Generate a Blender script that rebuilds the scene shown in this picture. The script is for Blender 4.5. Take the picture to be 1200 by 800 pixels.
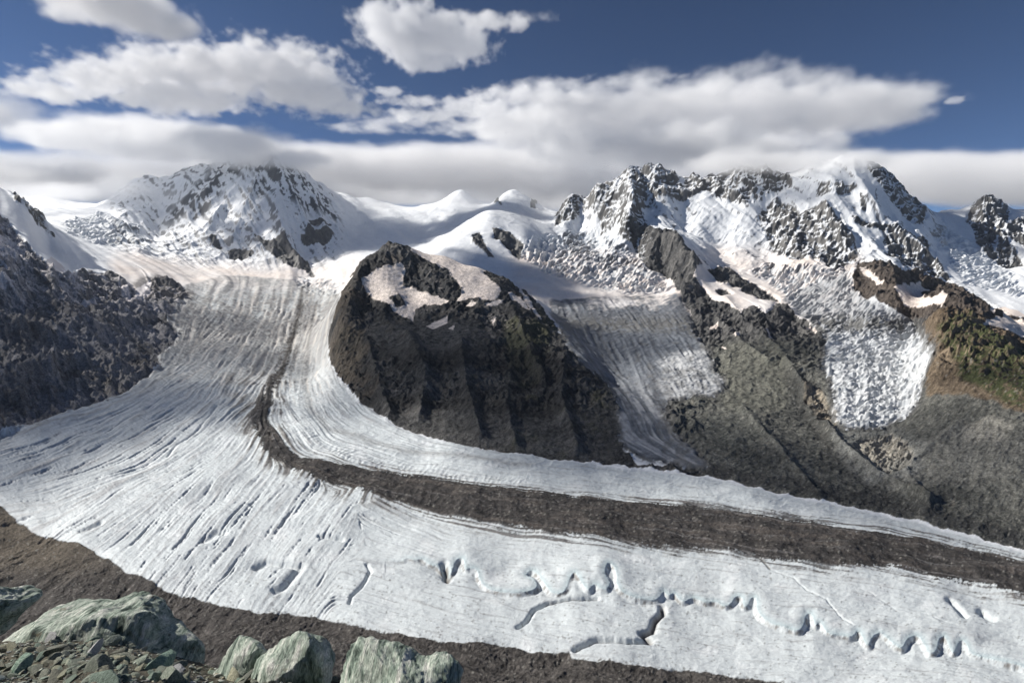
import bpy, math, random, time
import numpy as np
T0 = time.time()
S = bpy.context.scene
for _o in list(bpy.data.objects):
    bpy.data.objects.remove(_o)

# ------------------------------------------------------------------ camera
F_PX, CX, HV = 591.0, 600.0, 312.0        # focal length, centre column and eye-level row of the 1200 px wide photograph
cam_d = bpy.data.cameras.new('camera')
cam_d.sensor_width = 36.0
cam_d.lens = 36.0 * F_PX / 1200.0
cam_d.shift_y = (HV - 400.0) / 1200.0
cam_d.clip_start = 0.1
cam_d.clip_end = 120000.0
cam = bpy.data.objects.new('camera', cam_d)
S.collection.objects.link(cam)
cam.location = (0, 0, 0)
cam.rotation_euler = (math.pi / 2, 0, 0)
S.camera = cam

# ------------------------------------------------------------------ sky, sun, exposure
SUN_EL, SUN_AZ = 34.0, -78.0             # azimuth measured from the view axis (+Y), negative = left
el, az = math.radians(SUN_EL), math.radians(SUN_AZ)
to_sun = (math.cos(el) * math.sin(az), math.cos(el) * math.cos(az), math.sin(el))
W = bpy.data.worlds.new('World'); S.world = W
W.use_nodes = True
wn = W.node_tree.nodes; wl = W.node_tree.links
for n in list(wn): wn.remove(n)
w_out = wn.new('ShaderNodeOutputWorld')
w_bg = wn.new('ShaderNodeBackground'); w_bg.inputs['Strength'].default_value = 0.06
w_sky = wn.new('ShaderNodeTexSky'); w_sky.sky_type = 'NISHITA'; w_sky.sun_disc = False
w_sky.sun_elevation = el; w_sky.sun_rotation = az
w_sky.altitude = 5000; w_sky.air_density = 0.8; w_sky.dust_density = 1.2; w_sky.ozone_density = 4.5
wl.new(w_sky.outputs[0], w_bg.inputs['Color']); wl.new(w_bg.outputs[0], w_out.inputs['Surface'])

sun_d = bpy.data.lights.new('sun', 'SUN'); sun_d.energy = 5.0; sun_d.angle = math.radians(0.53)
sun_d.color = (1.0, 0.955, 0.875)
sun = bpy.data.objects.new('sun', sun_d); S.collection.objects.link(sun)
from mathutils import Vector, Matrix
sun.rotation_euler = Vector(to_sun).to_track_quat('Z', 'Y').to_euler()
sun.location = (-3000, 0, 4000)
S.view_settings.view_transform = 'Standard'; S.view_settings.look = 'None'
S.view_settings.exposure = 0.40; S.view_settings.gamma = 1.0
S.view_settings.use_curve_mapping = False
cy = S.cycles
cy.use_denoising = True
try:
    cy.denoiser = 'OPENIMAGEDENOISE'; cy.denoising_input_passes = 'RGB_ALBEDO_NORMAL'
except Exception: pass
cy.use_adaptive_sampling = True; cy.adaptive_threshold = 0.02
cy.max_bounces = 16; cy.diffuse_bounces = 2; cy.glossy_bounces = 1; cy.transmission_bounces = 1
cy.volume_bounces = 16; cy.transparent_max_bounces = 16
# ------------------------------------------------------------------ noise
f32 = np.float32
_rs = np.random.RandomState(7)
_P = _rs.permutation(256).astype(np.int32)
_P = np.concatenate([_P, _P])
_G = np.stack([np.cos(np.arange(256) * 2.399963), np.sin(np.arange(256) * 2.399963)], 1).astype(f32)

def perlin(x, y, seed=0):
    x = np.asarray(x, f32) + f32(seed * 17.31); y = np.asarray(y, f32) + f32(seed * 9.77)
    xi = np.floor(x); yi = np.floor(y)
    fx = (x - xi).astype(f32); fy = (y - yi).astype(f32)
    xi = xi.astype(np.int32) & 255; yi = yi.astype(np.int32) & 255
    u = fx * fx * fx * (fx * (fx * 6 - 15) + 10); v = fy * fy * fy * (fy * (fy * 6 - 15) + 10)
    x1 = (xi + 1) & 255; y1 = (yi + 1) & 255
    def g(ix, iy, dx, dy):
        h = _P[_P[ix] + iy]; gg = _G[h]
        return gg[..., 0] * dx + gg[..., 1] * dy
    a = g(xi, yi, fx, fy); b = g(x1, yi, fx - 1, fy)
    a += u * (b - a)
    c = g(xi, y1, fx, fy - 1); d = g(x1, y1, fx - 1, fy - 1)
    c += u * (d - c)
    a += v * (c - a)
    return a * f32(1.5)

def fbm(x, y, octv=5, seed=0, gain=0.5, lac=2.03):
    s = 0; a = 1.0; n = 0
    for k in range(octv):
        s = s + a * perlin(x, y, seed + k * 3); n += a
        a *= gain
        x, y = x * f32(lac) + f32(3.1), y * f32(lac) + f32(1.7)
    return s / n

def ridged(x, y, octv=5, seed=0, gain=0.5, lac=2.07):
    s = 0; a = 1.0; n = 0; w = 1.0
    for k in range(octv):
        r = 1 - np.abs(perlin(x, y, seed + k * 5)) * 1.6
        r = np.clip(r, 0, 1); r = r * r * w
        s = s + a * r; n += a
        w = np.clip(r * 1.6, 0, 1)
        a *= gain
        x, y = x * f32(lac) + f32(5.3), y * f32(lac) + f32(2.9)
    return s / n

def sstep(a, b, x):
    t = np.clip((x - a) / (b - a), 0, 1)
    return t * t * (3 - 2 * t)
def lerp(a, b, t): return a + (b - a) * t
Q = 1.0
# ------------------------------------------------------------------ terrain control points
# (column, row, distance along the view axis in metres): a survey of the valley turned into points of the land
P = []
def at(pts, rep=True):
    for p in pts: P.append(p)
def zz(u, v, Z): return (u, v, -Z * F_PX / (v - HV))
# near margin and main ice stream
at([(0, 800, 700), (200, 800, 690), (400, 800, 684), (600, 800, 688), (800, 800, 700), (1000, 800, 708), (1200, 800, 720)])
at([zz(1200, 760, -600), zz(1200, 690, -598), zz(900, 790, -585), zz(1050, 740, -590), zz(900, 730, -580), zz(800, 740, -578), zz(600, 745, -570),
    zz(400, 725, -563), zz(200, 670, -555), zz(100, 625, -550), zz(0, 590, -545), zz(1000, 650, -582), zz(700, 660, -562),
    zz(560, 640, -555), zz(400, 620, -548), zz(250, 600, -540), zz(420, 560, -538), zz(560, 590, -545), zz(700, 610, -555),
    zz(900, 640, -572), zz(1100, 670, -590), zz(560, 530, -535), zz(700, 548, -550), zz(830, 565, -560), zz(1000, 598, -578),
    zz(1200, 648, -600), zz(1100, 625, -590), zz(420, 490, -512), zz(480, 510, -522), zz(360, 500, -510), zz(385, 425, -478), zz(350, 400, -462), zz(345, 440, -485),
    zz(0, 510, -490), zz(100, 475, -485), zz(160, 452, -476), zz(200, 425, -462), zz(210, 392, -420), zz(250, 500, -508),
    zz(250, 450, -480), zz(100, 550, -525), zz(280, 410, -445), zz(280, 380, -395), zz(310, 500, -512), zz(300, 450, -482), zz(180, 520, -514), zz(320, 380, -400)])
at([(-200, 800, 720), (-200, 610, 1000), (-200, 545, 1250), (1400, 800, 740), (1400, 760, 800), (1400, 700, 930), (1400, 665, 1010)])
at([(215, 350, 3900), (280, 345, 4400), (345, 350, 4300), (385, 345, 4300), (340, 322, 5000), (230, 325, 4800), (260, 335, 4500)])
# snow basin on the left
at([(200, 300, 5400), (170, 290, 5500), (100, 285, 5000), (70, 270, 5200), (130, 262, 6400), (80, 245, 7600), (60, 236, 8600), (130, 236, 8600), (0, 232, 8600), (-200, 220, 8600),
    (190, 265, 6900), (120, 310, 4300), (160, 320, 4300), (60, 300, 4300), (-200, 245, 5200)])
# great snow mountain
at([(150, 214, 8000), (175, 206, 7800), (210, 203, 7600), (240, 196, 7400), (285, 184, 7200), (315, 181, 7100), (345, 194, 7000), (372, 225, 6900), (395, 250, 6800), (420, 268, 6700)])
at([(205, 284, 5900), (240, 292, 5700), (285, 305, 5400), (320, 312, 5250), (350, 323, 5150), (372, 308, 5400), (400, 290, 5800),
    (230, 245, 6700), (270, 250, 6400), (270, 220, 6800), (310, 215, 6650), (325, 245, 6150), (330, 275, 5750), (365, 270, 6100), (200, 240, 7100), (290, 275, 5900)])
at([(300, 225, 8400), (200, 240, 9200), (400, 250, 8300), (300, 260, 9400)])
# far saddle and two small snow peaks
at([(400, 227, 8200), (430, 231, 8100), (460, 240, 8000), (500, 240, 7800), (520, 233, 7500), (541, 221, 7300), (560, 238, 7200), (575, 240, 7000), (598, 221, 6800),
    (620, 232, 6800), (640, 245, 6900), (660, 252, 7000), (600, 250, 8200), (500, 270, 9200), (700, 270, 8200)])
at([(450, 262, 6500), (450, 288, 5600), (500, 270, 6200), (540, 262, 6000), (500, 288, 5000), (420, 290, 5600), (410, 305, 5000), (440, 300, 5000), (640, 256, 6000), (600, 247, 6000)])
# snow dome with rock faces
at([(545, 262, 5100), (572, 250, 5000), (600, 253, 5050), (640, 262, 5200), (655, 268, 5100), (560, 270, 4700), (590, 285, 4500), (610, 300, 4350), (640, 295, 4600), (530, 285, 4500), (615, 272, 4700)])
at([(560, 302, 4200), (640, 328, 3800), (700, 330, 3850), (650, 350, 3450), (760, 345, 3600), (690, 300, 4350), (745, 300, 4250), (700, 275, 5000), (680, 262, 5300), (780, 320, 4000), (620, 315, 4000), (600, 308, 4150)])
# rocky ridge of the right-hand mountain
at([(655, 252, 5600), (667, 226, 5500), (700, 214, 5450), (738, 199, 5400), (770, 193, 5350), (800, 202, 5350), (830, 205, 5300), (870, 198, 5250), (900, 194, 5200), (950, 192, 5100),
    (985, 183, 5000), (1015, 186, 4950), (1040, 200, 4900), (1060, 222, 4850), (1090, 245, 4800)])
at([(700, 240, 5900), (800, 240, 6000), (900, 240, 5900), (1000, 240, 5700), (1080, 262, 5500), (800, 280, 7500), (1000, 280, 7500)])
at([(700, 245, 5150), (720, 262, 4900), (760, 240, 5000), (800, 240, 5000), (850, 240, 4900), (900, 235, 4900), (800, 270, 4700), (850, 275, 4600), (840, 295, 4400), (900, 300, 4250),
    (890, 265, 4600), (950, 235, 4700), (1000, 225, 4600), (1000, 255, 4350), (950, 270, 4350), (930, 292, 4080), (980, 285, 4080), (980, 312, 3800), (1040, 260, 4350), (1060, 290, 4100), (1090, 320, 3800), (1030, 305, 3750)])
# rock rib running down from it
at([(735, 235, 4850), (738, 262, 4550), (765, 280, 4250), (790, 283, 4120), (815, 308, 3850), (800, 340, 3520), (822, 345, 3480), (850, 345, 3450)])
at([(745, 290, 4450), (770, 318, 3950), (850, 308, 4150), (880, 322, 3900), (930, 335, 3650), (900, 345, 3500)])
# rock and rubble below the rib, hanging tongues
at([(800, 365, 3200), (850, 368, 3150), (900, 360, 3150), (950, 388, 2850), (940, 400, 2600), (870, 395, 2650), (920, 412, 2450), (915, 430, 2250), (945, 480, 1850), (1000, 545, 1420), (860, 450, 2080),
    zz(900, 500, -528), zz(850, 520, -535), zz(900, 560, -552), zz(960, 585, -570), (1060, 588, 1245)])
at([(960, 335, 3500), (1000, 322, 3650), (1000, 360, 3000), (960, 400, 2500), (1030, 400, 2420), (1030, 450, 1990), (975, 450, 2030), (1030, 498, 1680), (985, 500, 1680), (1070, 395, 2500), (1065, 460, 1900), (1070, 350, 3100)])
at([(650, 365, 3250), (700, 400, 2750), (750, 400, 2700), (710, 450, 2130), (765, 500, 1640), zz(820, 543, -538), (830, 440, 2180), (700, 360, 3300), (800, 385, 2900), (790, 470, 1880), (740, 530, 1460)])
# central rocky hill: crest, face, foot, hollow behind
at([(388, 400, 2480), (400, 350, 2750), (425, 310, 3000), (440, 297, 3120), (460, 289, 3200), (480, 291, 3240), (520, 300, 3280), (560, 312, 3200), (590, 325, 3080), (620, 350, 2860), (640, 375, 2640), (665, 403, 2360),
    (690, 432, 2100), (715, 462, 1860), (724, 490, 1680), (728, 525, 1480)])
at([(430, 350, 2840), (450, 375, 2560), (480, 340, 2900), (520, 365, 2680), (560, 335, 2960), (480, 400, 2320), (540, 398, 2300), (600, 365, 2700), (430, 420, 2200), (450, 450, 1960), (550, 450, 1900), (500, 425, 2080), (600, 405, 2280),
    (640, 450, 1960), (500, 480, 1750), (550, 500, 1600), (610, 480, 1720), (650, 500, 1600), (650, 540, 1390), (700, 500, 1620), (410, 440, 2120), (620, 420, 2180)])
at([(520, 318, 3900), (460, 310, 3900), (600, 345, 3500), (400, 365, 3500), (560, 325, 3800), (430, 330, 3900)])
# brown ridge, grassy shoulder and rubble at the right
at([(1000, 312, 3350), (1050, 320, 3150), (1100, 335, 2950), (1140, 352, 2800), (1180, 372, 2650), (1220, 390, 2550), (1060, 345, 2850), (1000, 335, 3250), (1100, 368, 2300), (1140, 366, 2250), (1170, 385, 2100), (1200, 408, 1980),
    (1092, 420, 2000), (1097, 465, 1740), (1150, 448, 1700), (1200, 465, 1550), (1150, 410, 1950), (1200, 530, 1320), (1100, 520, 1480), (1150, 490, 1520), (1100, 580, 1240), (1030, 540, 1440), (1200, 600, 1145), (1150, 610, 1150)])
at([(1150, 375, 3000), (1100, 348, 3400), (1200, 400, 2800), (1400, 470, 1800), (1400, 500, 1500), (1400, 640, 1080), (1400, 400, 3000)])
at([(1150, 338, 3600), (1190, 360, 3300), (1125, 300, 4200), (1100, 262, 4700), (1200, 300, 4300), (1140, 262, 4900), (1110, 246, 5500), (1135, 243, 5600), (1158, 230, 5400), (1180, 244, 5400), (1205, 250, 5400), (1260, 240, 5400), (1400, 250, 5400),
    (1150, 275, 4700), (1200, 312, 4000), (1175, 300, 4350), (1400, 330, 3700), (1150, 300, 7500), (1400, 300, 7500)])
# left-hand flank
at([(-10, 214, 4500), (20, 226, 4500), (40, 250, 4450), (62, 277, 4350), (0, 240, 4100), (30, 262, 4000), (0, 256, 3500), (28, 280, 3350), (50, 300, 3250), (82, 330, 3050), (20, 300, 3150), (0, 290, 2950), (120, 332, 3700), (190, 322, 4500),
    (100, 345, 3050), (150, 362, 3200), (195, 370, 3300), (60, 385, 2350), (0, 335, 2500), (40, 365, 2420), (0, 420, 1850), (60, 430, 1950), (100, 430, 2080), (155, 432, 2200), (0, 470, 1580), (110, 400, 2380), (150, 395, 2650)])
at([(-200, 180, 4600), (-200, 240, 3500), (-200, 330, 2300), (-200, 430, 1600), (-200, 520, 1330), (-60, 200, 4500), (0, 260, 5400)])

P = np.array(P, dtype=np.float64)
KL = 230.0                                   # how many px one unit of ln(distance) counts for when interpolating
cu, cl, ct = P[:, 0], np.log(P[:, 2]) * KL, (P[:, 1] - HV)
def _phi(d2): return (d2 + 64.0) ** 0.7
_n = len(P)
D2 = (cu[:, None] - cu) ** 2 + (cl[:, None] - cl) ** 2
A = np.zeros((_n + 3, _n + 3))
A[:_n, :_n] = _phi(D2) + np.diag(-4.0 - 140.0 * ((P[:, 1] > 470) | ((P[:, 1] > 340) & (P[:, 0] > 205) & (P[:, 0] < 350) & (P[:, 2] > 1500))) * ((P[:, 2] < 1500) | (P[:, 0] < 350)))
A[:_n, _n] = 1; A[:_n, _n + 1] = cu / 600; A[:_n, _n + 2] = cl / 600
A[_n:, :_n] = A[:_n, _n:].T
wts = np.linalg.solve(A, np.concatenate([ct, np.zeros(3)]))

U0, U1, Y0, Y1 = -150.0, 1350.0, 575.0, 9400.0
NC = int((U1 - U0) / 1.0 * Q) + 1
NR = int(math.log(Y1 / Y0) / 0.0019 * Q) + 1
gu = np.linspace(U0, U1, NC); gl = np.linspace(math.log(Y0), math.log(Y1), NR)
# coarse evaluation then bicubic-like (double linear + smooth) upsampling
cc, cr = 376, 281
ku = np.linspace(U0, U1, cc); kl = np.linspace(math.log(Y0), math.log(Y1), cr)
coarse = np.zeros((cr, cc))
for j in range(cr):
    d2 = (ku[:, None] - cu) ** 2 + (kl[j] * KL - cl) ** 2
    coarse[j] = _phi(d2) @ wts[:_n] + wts[_n] + wts[_n + 1] * ku / 600 + wts[_n + 2] * kl[j] * KL / 600
def _cubic(arr, x, axis):
    n = arr.shape[axis]
    i = np.clip(np.floor(x).astype(int), 1, n - 3); t = x - i
    w = [-.5 * t ** 3 + t ** 2 - .5 * t, 1.5 * t ** 3 - 2.5 * t ** 2 + 1, -1.5 * t ** 3 + 2 * t ** 2 + .5 * t, .5 * t ** 3 - .5 * t ** 2]
    s = 0
    for k in range(4):
        a = np.take(arr, i + k - 1, axis=axis)
        s = s + a * (w[k][:, None] if axis == 0 else w[k][None, :])
    return s
tmp = _cubic(coarse, (gl - kl[0]) / (kl[1] - kl[0]), 0)
V = _cubic(tmp, (gu - U0) / (ku[1] - ku[0]), 1).astype(f32)     # row offset below eye level at every grid point
UU = np.broadcast_to(gu.astype(f32)[None, :], V.shape)
YY = np.broadcast_to(np.exp(gl).astype(f32)[:, None], V.shape)
XX = ((UU - f32(CX)) / f32(F_PX) * YY).astype(f32)
Z = (-V / f32(F_PX) * YY).astype(f32)
VV = V + f32(HV)                                              # row at which each point would be seen
print('terrain base', V.shape, round(time.time() - T0, 1))
# ------------------------------------------------------------------ tools that turn outlines into areas of the land
LL = np.broadcast_to((gl * KL).astype(f32)[:, None], V.shape)       # polar "map" coordinates: UU across, LL away
LI = LL * f32(F_PX / KL)                     # the same, scaled so that equal steps across and away are equal metres
UF = UU.astype(f32); VB = VV.copy()
_runmin = np.minimum.accumulate(VB, axis=0)
def land_at(u, v):
    """Map position (column index, row index) of the land first met in direction (u, v)."""
    i = (u - U0) / (gu[1] - gu[0]); ii = int(np.clip(round(i), 0, NC - 1))
    j = int(np.searchsorted(-_runmin[:, ii], -v))
    return i, float(min(j, NR - 1))
# wobble used on every outline so that no border is straight
w1 = fbm(UF / 24, LI / 30, 5, 11, 0.6); w2 = fbm(UF / 24, LI / 30, 5, 41, 0.6)
fine1 = fbm(UF / 5, LI / 5, 3, 71, 0.6)

def area(poly, dmin=500, dmax=9e9, wob=5.0):
    """1 inside an outline (land whose sight line falls in it, within a range of distances)."""
    poly = np.array(poly, float)
    j0 = int(np.searchsorted(YY[:, 0], dmin)); j1 = int(np.searchsorted(YY[:, 0], dmax))
    out = np.zeros(V.shape, f32)
    i0 = int(max(0, (poly[:, 0].min() - 25 - U0) / (gu[1] - gu[0]))); i1 = int(min(NC, (poly[:, 0].max() + 25 - U0) / (gu[1] - gu[0]) + 1))
    x = UF[j0:j1, i0:i1] + wob * w1[j0:j1, i0:i1] * 2; y = VB[j0:j1, i0:i1] + wob * w2[j0:j1, i0:i1] * 1.4
    sub = np.zeros(x.shape, bool)
    n = len(poly)
    for k in range(n):
        xa, ya = poly[k]; xb, yb = poly[(k + 1) % n]
        if ya == yb: continue
        c = (ya > y) != (yb > y)
        sub ^= c & (x < (xb - xa) * (y - ya) / (yb - ya) + xa)
    out[j0:j1, i0:i1] = sub
    return out

def soften(m, n=1):
    for _ in range(n):
        m = (m + np.roll(m, 1, 0) + np.roll(m, -1, 0) + np.roll(m, 1, 1) + np.roll(m, -1, 1)) * f32(0.2)
    return m

def blur(m, r):
    """Two passes of a box blur of radius r cells (cheap at any radius)."""
    r = int(r)
    if r < 1: return m.astype(f32)
    m = m.astype(f32)
    for ax in (0, 1):
        for _ in range(2):
            pad = [(0, 0), (0, 0)]; pad[ax] = (r + 1, r)
            c = np.cumsum(np.pad(m, pad, mode='edge'), axis=ax, dtype=np.float64)
            n = m.shape[ax]
            hi = np.take(c, np.arange(2 * r + 1, 2 * r + 1 + n), axis=ax); lo = np.take(c, np.arange(0, n), axis=ax)
            m = ((hi - lo) / (2 * r + 1)).astype(f32)
    return m

def track(pts, step=3.0):
    """A polyline drawn on the visible land, as map positions in grid cells."""
    out = []
    for (a, b) in zip(pts[:-1], pts[1:]):
        L = max(1, int(math.hypot(b[0] - a[0], b[1] - a[1]) / step))
        for k in range(L):
            t = k / L
            out.append(land_at(a[0] + (b[0] - a[0]) * t, a[1] + (b[1] - a[1]) * t))
    out.append(land_at(*pts[-1]))
    return np.array(out)

def near_line(pts, reach, wob=0.0):
    """Distance (grid cells, ~1 px) to a track on the land and position along it, inside a reach."""
    tr = track(pts)
    D = np.full(V.shape, 1e9, f32); Sx = np.zeros(V.shape, f32)
    s = 0.0
    for (a, b) in zip(tr[:-1], tr[1:]):
        seg = b - a; L = math.hypot(*seg)
        if L < 1e-6: continue
        i0 = int(max(0, min(a[0], b[0]) - reach)); i1 = int(min(NC, max(a[0], b[0]) + reach + 1))
        j0 = int(max(0, min(a[1], b[1]) - reach)); j1 = int(min(NR, max(a[1], b[1]) + reach + 1))
        if i0 >= i1 or j0 >= j1: continue
        jj, ii = np.mgrid[j0:j1, i0:i1].astype(f32)
        if wob:
            ii = ii + wob * w1[j0:j1, i0:i1] * 2; jj = jj + wob * w2[j0:j1, i0:i1] * 2
        t = np.clip(((ii - a[0]) * seg[0] + (jj - a[1]) * seg[1]) / (L * L), 0, 1)
        d = np.hypot(ii - a[0] - t * seg[0], jj - a[1] - t * seg[1]).astype(f32)
        sub = D[j0:j1, i0:i1]; m = d < sub
        sub[m] = d[m]; Sx[j0:j1, i0:i1][m] = (s + t * L)[m]
        s += L
    return D / f32(Q), Sx / f32(Q)

# ------------------------------------------------------------------ what lies where
hill = area([(460, 283), (480, 285), (520, 295), (560, 308), (594, 322), (624, 348), (645, 374), (670, 403), (694, 431), (718, 461), (727, 492), (731, 528), (750, 547), (700, 541), (640, 535),
             (560, 523), (500, 511), (455, 493), (420, 468), (398, 443), (386, 420), (384, 395), (395, 350), (420, 308), (438, 292)], 1350, 3620, 2.5)
flank = area([(-170, 200), (-60, 210), (0, 255), (10, 260), (27, 280), (50, 302), (72, 322), (95, 318), (133, 320), (157, 338), (163, 352), (180, 324), (212, 334), (222, 346), (206, 360), (196, 376), (211, 388), (202, 402), (186, 414), (190, 425), (150, 455), (105, 471),
              (50, 488), (0, 508), (-170, 560)], 1200, 4700, 3.5)
crag_left = area([(14, 222), (30, 231), (47, 246), (56, 268), (66, 280), (56, 274), (43, 260), (30, 243), (18, 234)], 3500, 5200, 3)
ridge_rock = area([(650, 262), (654, 243), (666, 228), (680, 205), (700, 190), (900, 170), (925, 205), (930, 215), (905, 228), (875, 237), (850, 234), (830, 219), (815, 229), (798, 235), (780, 229), (766, 233), (760, 247), (750, 246),
                   (755, 261), (730, 268), (722, 262), (717, 269), (704, 273), (702, 251), (692, 243), (675, 256)], 4300, 6500, 3)
rib = area([(725, 250), (733, 238), (748, 240), (752, 252), (757, 262), (762, 268), (777, 271), (787, 273), (808, 294), (821, 310), (812, 326), (826, 341), (837, 351), (857, 361), (868, 367), (882, 356), (897, 366), (912, 354), (925, 362), (953, 380),
            (966, 397), (965, 426), (976, 460), (977, 484), (995, 503), (1055, 494), (1073, 480), (1082, 440), (1093, 411), (1066, 373), (1045, 361), (1008, 343), (997, 322), (1005, 307), (1029, 306), (1083, 320), (1115, 330), (1133, 340), (1170, 362), (1400, 460), (1400, 690),
            (1200, 644), (1100, 617), (1000, 593), (900, 574), (830, 557), (735, 546), (838, 546), (822, 535), (800, 513), (785, 499), (781, 488), (810, 489), (824, 481), (857, 478), (868, 462), (852, 440), (846, 420), (826, 392), (810, 367), (798, 348), (790, 328), (760, 311), (750, 300), (740, 286), (726, 274)], 1020, 5000, 3)
outcrop = area([(829, 316), (847, 314), (868, 325), (892, 337), (915, 354), (900, 352), (884, 346), (864, 336), (842, 331)], 2800, 4700, 3) + area([(838, 340), (852, 338), (860, 343), (845, 345)], 2800, 4700, 2)
cliff_a = area([(893, 266), (888, 252), (909, 232), (925, 236), (939, 249), (949, 243), (966, 241), (987, 256), (1000, 275), (1009, 294), (1001, 308), (981, 316), (963, 306), (944, 304), (907, 296), (900, 283)], 3300, 5200, 4)
cliff_b = area([(1037, 281), (1044, 272), (1051, 274), (1068, 288), (1093, 302), (1109, 321), (1118, 329), (1083, 320), (1056, 308), (1043, 300)], 3200, 5200, 4) + area([(995, 256), (1029, 262), (1051, 270), (1085, 280), (1093, 295), (1080, 290), (1051, 277), (1029, 269), (998, 262)], 3200, 5200, 3)
crest_r = area([(1015, 185), (1030, 188), (1055, 210), (1088, 244), (1080, 264), (1064, 256), (1045, 238), (1024, 206)], 3900, 5600, 4) + area([(960, 215), (985, 212), (1005, 222), (985, 227), (955, 228)], 3900, 5600, 3) + area([(1005, 228), (1015, 232), (1020, 248), (1008, 245)], 3900, 5600, 2)
far_rock = area([(1133, 258), (1140, 236), (1156, 222), (1175, 232), (1183, 248), (1180, 260), (1171, 272), (1190, 290), (1198, 311), (1176, 314), (1149, 294), (1142, 273)], 3900, 7000, 3) + area([(1172, 275), (1188, 256), (1400, 262), (1400, 330), (1204, 290)], 3900, 7000, 3)
lys_base = sum(area(p, 4700, 7600, 3) for p in ([(242, 282), (251, 274), (262, 290), (254, 292)], [(267, 292), (292, 291), (297, 296), (289, 303), (271, 301)],
               [(297, 272), (312, 282), (333, 282), (347, 299), (363, 312), (369, 325), (343, 318), (320, 301), (305, 286)], [(352, 278), (360, 268), (386, 270), (395, 276), (380, 288), (356, 286)], [(358, 258), (372, 256), (392, 264), (376, 266)]))
lys_face = area([(188, 262), (213, 236), (245, 205), (270, 190), (290, 193), (262, 222), (240, 250), (206, 259)], 5000, 8200, 5) + area([(300, 195), (335, 190), (375, 225), (398, 258), (372, 250), (340, 235), (318, 228), (296, 226)], 5000, 8200, 5)
dome_rock = area([(551, 274), (562, 272), (570, 290), (582, 304), (573, 303), (555, 285)], 3900, 5400, 2.5) + area([(579, 266), (597, 272), (614, 286), (608, 304), (597, 292), (581, 279)], 3900, 5400, 2.5)
small_rocks = area([(464, 232), (486, 233), (482, 240), (470, 240)], 5200, 9000, 2) + area([(578, 237), (584, 232), (588, 240)], 5200, 9000, 2) + area([(622, 234), (630, 233), (628, 244), (621, 243)], 5200, 9000, 1.5)
mid_rubble = area([(150, 330), (185, 322), (215, 336), (230, 345), (215, 352), (170, 350)], 2600, 4900, 4)

# hanging glaciers keep their ice
tongue_r = area([(920, 350), (935, 340), (990, 320), (1008, 345), (1045, 361), (1068, 374), (1094, 412), (1083, 440), (1073, 480), (1055, 493), (1036, 500), (990, 504), (975, 485), (974, 460), (963, 426), (967, 397), (953, 379), (937, 367)], 1550, 3800, 3)
tongue_c = area([(645, 352), (660, 350), (790, 345), (800, 350), (808, 368), (818, 393), (832, 415), (840, 432), (850, 452), (838, 466), (818, 462), (800, 470), (788, 466), (776, 474), (782, 496), (800, 513), (822, 535), (840, 547), (790, 545), (741, 534), (728, 520),
                 (724, 500), (722, 463), (712, 450), (702, 438), (682, 430), (668, 407), (655, 380), (646, 370)], 1290, 3700, 2.5)
def ragged(m, vtop):
    b = blur(m, round(7 * Q)); e = 4 * b * (1 - b)
    r = (b + e * (0.62 * fbm(UF / 16, LI / 26, 4, 61, .6) + .12 * fbm(UF / 5, LI / 7, 2, 63)) > .5).astype(f32)
    return np.where(VB < vtop, m, r)
tongue_c0, tongue_r0 = np.maximum(tongue_c, area([(770, 372), (812, 366), (829, 391), (848, 418), (855, 440), (872, 462), (860, 482), (824, 486), (810, 492), (792, 490), (788, 502), (772, 490), (765, 430)], 1290, 3700, 2.5)), tongue_r
tongue_c = ragged(tongue_c, 362); tongue_r = ragged(tongue_r, 385)
thin_out = np.clip(tongue_c0 - tongue_c, 0, 1) + np.clip(tongue_r0 - tongue_r, 0, 1)      # rubble where the ice has melted back
snow_hill = (area([(424, 325), (435, 316), (450, 311), (473, 307), (475, 320), (471, 333), (484, 339), (507, 345), (527, 353), (520, 361), (498, 356), (488, 360), (483, 374), (460, 361), (440, 349), (429, 340)], 1900, 3620, 2.2)
             + area([(478, 286), (523, 297), (563, 308), (588, 320), (566, 317), (577, 330), (587, 343), (579, 352), (550, 348), (536, 354), (541, 337), (524, 318), (500, 306), (484, 296)], 1900, 3620, 2.2)
             + area([(594, 341), (603, 344), (615, 353), (624, 369), (613, 360), (600, 350)], 1900, 3620, 2) + area([(568, 356), (590, 351), (588, 356), (572, 359)], 1900, 3620, 2)
             + area([(500, 382), (515, 376), (525, 371), (525, 379), (508, 385)], 1900, 3620, 2) + area([(552, 352), (558, 355), (552, 361), (547, 358)], 1900, 3620, 1.5) + area([(575, 372), (581, 370), (578, 379)], 1900, 3620, 1.5)
             + area([(525, 385), (533, 381), (531, 387)], 1900, 3620, 1.5) + area([(606, 336), (620, 350), (635, 375), (628, 370), (615, 352)], 1900, 3620, 1.2))
snow_hill *= 1 - (area([(454, 350), (468, 346), (476, 356), (466, 360)], 1900, 3620, 2) + area([(519, 312), (527, 316), (524, 323)], 1900, 3620, 2))
snow_right = (area([(1046, 338), (1078, 330), (1094, 338), (1080, 344), (1082, 350), (1094, 352), (1104, 342), (1113, 345), (1105, 356), (1083, 362), (1061, 357)], 2200, 3900, 2.5)
              + area([(1003, 311), (1015, 314), (1024, 322), (1038, 332), (1030, 333), (1018, 324)], 2200, 3900, 2.5) + area([(1152, 372), (1168, 366), (1200, 378), (1230, 392), (1200, 390), (1175, 383)], 2200, 3900, 2)
              + area([(1160, 362), (1175, 358), (1210, 372), (1190, 372)], 2200, 3900, 2))
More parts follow.
